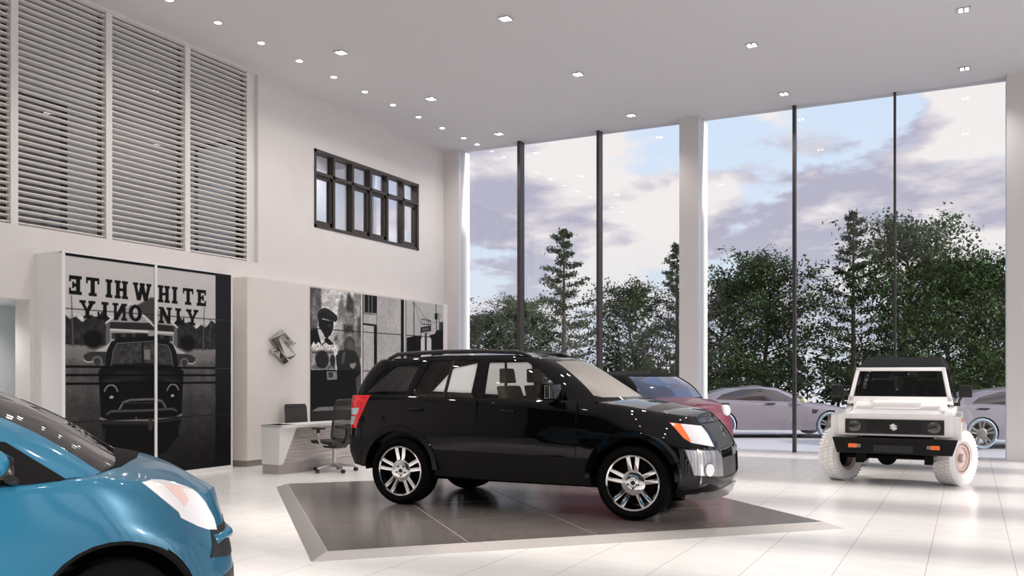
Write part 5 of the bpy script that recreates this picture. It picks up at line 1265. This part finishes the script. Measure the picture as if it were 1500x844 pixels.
def tree_mesh(seed, h, wr, lowest, nb, per, size, lean=0, conifer=False):
    rng = np.random.RandomState(seed); b = bmesh.new(); tips = []
    trunk = [(0, 0, 0)]; 
    K = 7
    for k in range(1, K+1): trunk.append((math.sin(seed+k*.9)*.05*k*(0 if conifer else 1), math.cos(seed*2+k*.8)*.05*k*(0 if conifer else 1), h*k/K*(.98 if conifer else .86)))
    r0 = .020*h
    tube(b, trunk, [r0*(1-.9*k/K) for k in range(K+1)], 8)
    def at(f):
        q = f*K; i = min(int(q), K-1); return Vector(trunk[i]).lerp(Vector(trunk[i+1]), q-i)
    for i in range(nb):
        f = lowest+(1-lowest)*(i+.5)/nb; p = at(min(f, .995)); a = i*2.4+rng.uniform(-.4, .4)
        g = (f-lowest)/(1-lowest)
        if conifer: ln = wr*(1-g)**.8*(.62+.62*rng.rand())+.12; rise = .12-.25*(1-g)
        else: ln = wr*(math.sin(PI*(g*.80+.16)))**.7*rng.uniform(.6, 1.2); rise = .25+.55*g+rng.uniform(-.15, .15)
        d = Vector((math.cos(a), math.sin(a), rise)).normalized()
        pts = [p]; q = p.copy(); dd = d.copy(); m = 6
        for k in range(m):
            dd = (dd+Vector((rng.normal(0, .14), rng.normal(0, .14), (.02 if not conifer else .055)))).normalized(); q = q+dd*ln/m; pts.append(q.copy())
        tube(b, pts, [max(.008, .010*ln*(1.3-k/m)) for k in range(m+1)], 5, cap=False)
        for k in range(1, m+1):
            if conifer:
                tips.append((pts[k], .5*(1-k/m)+.25)); 
                for s in (-1, 1):
                    sd_ = Vector((-d.y, d.x, 0))*s; e_ = pts[k]+(sd_*.8+dd*.5)*ln*.28*(1.15-k/m)
                    tube(b, [pts[k], e_], [.008, .004], 4, cap=False); tips.append((e_, .3)); tips.append(((pts[k]+e_)/2, .3))
            elif k >= 2:
                tips.append((pts[k], 1))
                for s in range(3):
                    e_ = pts[k]+Vector((rng.normal(0, 1), rng.normal(0, 1), rng.normal(.15, .6)))*ln*.20
                    tube(b, [pts[k], e_], [.01, .005], 4, cap=False); tips.append((e_, 1)); tips.append((pts[k].lerp(e_, .5), 1))
    wood = b
    V, Fc = leaf_cloud([tuple(t[0]) for t in tips], rng, size, .085 if conifer else .20, per, .45)
    me = bpy.data.meshes.new('foliage'); me.from_pydata(V.tolist(), [], Fc.tolist()); 
    return wood, me
kinds = [tree_mesh(3, 6.6, 2.9, .08, 40, 12, .155), tree_mesh(8, 6.0, 3.0, .06, 38, 11, .155), tree_mesh(15, 7.4, 2.3, .10, 44, 7, .12, conifer=True)]
protos = []
for i, (wood, me) in enumerate(kinds):
    t = thing('broadleaf_tree' if i < 2 else 'spruce_tree', '', 'tree', (0, 0, -.05), 0, 'trees beyond the facade')
    tk = obj('trunk', wood, BARK, t); me.materials.append(LM[1 if i == 2 else i % 2])
    fo = bpy.data.objects.new('foliage', me); C.objects.link(fo); fo.parent = t
    protos.append(t)
def place_tree(k, px, d, top_y, label, rz=0, wide=1.0, first=set()):
    """stand a tree at camera distance d so that it is as tall as the photo shows"""
    a = (px-CX)/F_PX; x = (CR*a-CS)*d; y = (CS*a+CR)*d
    o = protos[k] if k not in first else copy_tree(protos[k]); first.add(k)
    hh = CAMH+(HY-top_y)/F_PX*d
    s = hh/[6.6*.97, 6.0*.99, 7.4][k]
    o.location = (x, y, -.05); o.scale = (s*wide, s*wide, s); o.rotation_euler = (0, 0, rz); o['label'] = label
TR = [
 (1, 700, 33, 452, 'low broadleaf tree outside in the leftmost facade pane', .3, 1.15),
 (2, 826, 30, 330, 'tall spruce outside between the two thick dark mullions', .0, 1.0),
 (0, 756, 36, 432, 'broadleaf tree left of the tall spruce', 1.2, 1.0),
 (0, 930, 34, 412, 'broadleaf tree outside just left of the middle column', 4.0, .9),
 (2, 992, 33, 352, 'spruce whose tip rises beside the middle column', 1.0, .9),
 (1, 1062, 37, 398, 'broadleaf tree just right of the middle column', .8, .9),
 (0, 1118, 32, 366, 'dense broadleaf tree left of the thin mullion behind the sedan', 2.0, .92),
 (2, 1250, 30, 304, 'spruce with thin top right of the thin mullion', 2.5, .8),
 (0, 1322, 31, 312, 'tallest broadleaf tree, behind the white off-roader', 1.0, .80),
 (1, 1385, 38, 372, 'broadleaf tree right behind the tallest one', 5.0, .9),
 (0, 1448, 31, 368, 'broadleaf tree against the rightmost column', 3.3, .86),
 (1, 1540, 34, 380, 'broadleaf tree hidden past the rightmost column', .3, .9),
]
for k, px, d, ty, lb, rz, wd in TR: place_tree(k, px, d, ty, lb, rz, wd)
# hedge row filling the gaps near the ground
def hedge(px, d, h, w, label, seed):
    rng = np.random.RandomState(seed); a = (px-CX)/F_PX; x = (CR*a-CS)*d; y = (CS*a+CR)*d
    pts = [(rng.uniform(-w, w), rng.uniform(-.8, .8), h*rng.uniform(.1, 1)**.8*(1-.3*rng.rand())) for _ in range(170)]
    V, Fc = leaf_cloud(pts, rng, .24, .16, 13, 1)
    b = bmesh.new()
    for i in range(10): q = rng.uniform(-w, w); tube(b, [(q, 0, 0), (q+rng.uniform(-.3, .3), rng.uniform(-.3, .3), h*.8)], [.04, .012], 5)
    t = thing('shrub', label, 'shrub', (x, y, -.05), rng.uniform(-.2, .2), 'shrubs beyond the facade')
    obj('stem', b, BARK, t)
    me = bpy.data.meshes.new('foliage'); me.from_pydata(V.tolist(), [], Fc.tolist()); me.materials.append(LM[seed % 2]); fo = bpy.data.objects.new('foliage', me); C.objects.link(fo); fo.parent = t
for i, (px, d, h, w, lb) in enumerate([(720, 37, 2.2, 2.4, 'shrub low in the leftmost facade pane'), (850, 38, 2.6, 2.6, 'shrub low behind the tall spruce'), (960, 38, 2.4, 2.2, 'shrub low beside the middle column'),
    (1080, 39, 2.6, 2.6, 'shrub behind the roof of the left silver sedan'), (1190, 40, 2.8, 2.8, 'shrub behind the bonnet of the left silver sedan'), (1300, 39, 2.6, 2.6, 'shrub behind the white off-roader'), (1420, 39, 2.4, 2.4, 'shrub above the silver sedan at the right edge')]):
    hedge(px, d, h, w, lb, 20+i)
GLOW, SKY = 1.6, 1.0
# ================================================================ daylight
EXPO = 0.38
sun = bpy.data.lights.new('sun', 'SUN'); sun.energy = 4.6; sun.angle = math.radians(3.5); sun.color = (1, .93, .85)
so = bpy.data.objects.new('sun', sun); C.objects.link(so)
def aim(o, d): o.rotation_euler = Vector(d).to_track_quat('-Z', 'Y').to_euler()
el = math.radians(19)
aim(so, (-math.cos(el), -.03, -math.sin(el))); so.location = (20, 5, 12)
w = bpy.data.worlds.new('sky'); S.world = w; w.use_nodes = True; nt = w.node_tree; nt.nodes.clear(); N = nt.nodes.new; L = nt.links.new
out = N('ShaderNodeOutputWorld'); bg = N('ShaderNodeBackground'); L(bg.outputs[0], out.inputs[0])
tc = N('ShaderNodeTexCoord'); sp = N('ShaderNodeSeparateXYZ'); L(tc.outputs['Generated'], sp.inputs[0])
def ramp(sock, els, interp='LINEAR'):
    r = N('ShaderNodeValToRGB'); r.color_ramp.interpolation = interp
    e = r.color_ramp.elements
    while len(e) < len(els): e.new(.5)
    for q, (p, c) in zip(e, els): q.position = p; q.color = c
    L(sock, r.inputs[0]); return r.outputs[0]
def math_(op, a, b=None, clamp=False):
    m = N('ShaderNodeMath'); m.operation = op; m.use_clamp = clamp
    for i, v in enumerate((a, b)):
        if v is None: continue
        if isinstance(v, (int, float)): m.inputs[i].default_value = v
        else: L(v, m.inputs[i])
    return m.outputs[0]
def mix(f, a, b):
    m = N('ShaderNodeMix'); m.data_type = 'RGBA'
    for i, v in ((0, f), (6, a), (7, b)):
        if isinstance(v, tuple): m.inputs[i].default_value = v
        elif isinstance(v, (int, float)): m.inputs[i].default_value = v
        else: L(v, m.inputs[i])
    return m.outputs[2]
base = ramp(sp.outputs[2], [(0, srgb(212, 216, 226)), (.12, srgb(212, 221, 235)), (.4, srgb(198, 215, 240)), (.7, srgb(160, 186, 226))])
# cloud deck: view direction flattened towards the horizon
zz = math_('ADD', math_('MAXIMUM', sp.outputs[2], 0), .22)
cx_ = math_('DIVIDE', sp.outputs[0], zz); cy_ = math_('DIVIDE', sp.outputs[1], zz)
cb = N('ShaderNodeCombineXYZ'); L(cx_, cb.inputs[0]); L(cy_, cb.inputs[1]); cb.inputs[2].default_value = 2.7
mp = N('ShaderNodeMapping'); L(cb.outputs[0], mp.inputs[0]); mp.inputs['Rotation'].default_value = (0, 0, .47); mp.inputs['Scale'].default_value = (1, 1, 1); mp.inputs['Location'].default_value = (3.1, 1.7, 0)
n1 = N('ShaderNodeTexNoise'); n1.inputs['Scale'].default_value = 1.7; n1.inputs['Detail'].default_value = 9; n1.inputs['Roughness'].default_value = .58; n1.inputs['Distortion'].default_value = .1; L(mp.outputs[0], n1.inputs[0])
mp2 = N('ShaderNodeMapping'); L(mp.outputs[0], mp2.inputs[0]); mp2.inputs['Location'].default_value = (.07, .11, .08)
n2 = N('ShaderNodeTexNoise'); n2.inputs['Scale'].default_value = 1.7; n2.inputs['Detail'].default_value = 7; n2.inputs['Roughness'].default_value = .5; n2.inputs['Distortion'].default_value = .1; L(mp2.outputs[0], n2.inputs[0])
cover = ramp(n1.outputs['Fac'], [(.43, (0, 0, 0, 1)), (.50, (1, 1, 1, 1))], 'EASE')
lit = math_('ADD', math_('MULTIPLY', math_('SUBTRACT', n2.outputs['Fac'], n1.outputs['Fac']), 4.5), math_('MULTIPLY', n1.outputs['Fac'], 1.0))
ccol = ramp(lit, [(.30, srgb(236, 227, 225)), (.5, srgb(210, 201, 208)), (.75, srgb(176, 172, 190))])
skyc = mix(cover, base, ccol)
haze = ramp(sp.outputs[2], [(0, (1, 1, 1, 1)), (.16, (0, 0, 0, 1))])
skyc = mix(math_('MULTIPLY', haze, .75), skyc, srgb(205, 208, 218))
# brighter veil of light round the sun, which stands to the right of the building
dv = N('ShaderNodeVectorMath'); dv.operation = 'DOT_PRODUCT'; L(tc.outputs['Generated'], dv.inputs[0]); dv.inputs[1].default_value = (math.cos(el), -.05, math.sin(el))
gl = math_('POWER', math_('MAXIMUM', dv.outputs['Value'], 0), 3.0)
st = math_('ADD', math_('MULTIPLY', gl, GLOW), SKY)
L(skyc, bg.inputs[0]); L(st, bg.inputs[1])
# ================================================================ camera and world
cam = bpy.data.cameras.new('camera'); co = bpy.data.objects.new('camera', cam); C.objects.link(co)
cam.sensor_width = 36; cam.lens = F_PX/1500*36; cam.shift_x = 0; cam.shift_y = (551-422)/1500
cam.clip_end = 2000
co.location = (0, 0, CAMH); co.rotation_euler = (PI/2, 0, math.atan2(CS, CR))
S.camera = co
S.view_settings.view_transform = 'Standard'; S.view_settings.look = 'None'; S.view_settings.gamma = 1; S.view_settings.use_curve_mapping = False
S.view_settings.exposure = EXPO
S.cycles.use_denoising = True
S.cycles.max_bounces = 10; S.cycles.diffuse_bounces = 5; S.cycles.glossy_bounces = 5; S.cycles.transparent_max_bounces = 24; S.cycles.transmission_bounces = 6
S.cycles.sample_clamp_indirect = 6; S.cycles.caustics_reflective = False; S.cycles.caustics_refractive = False
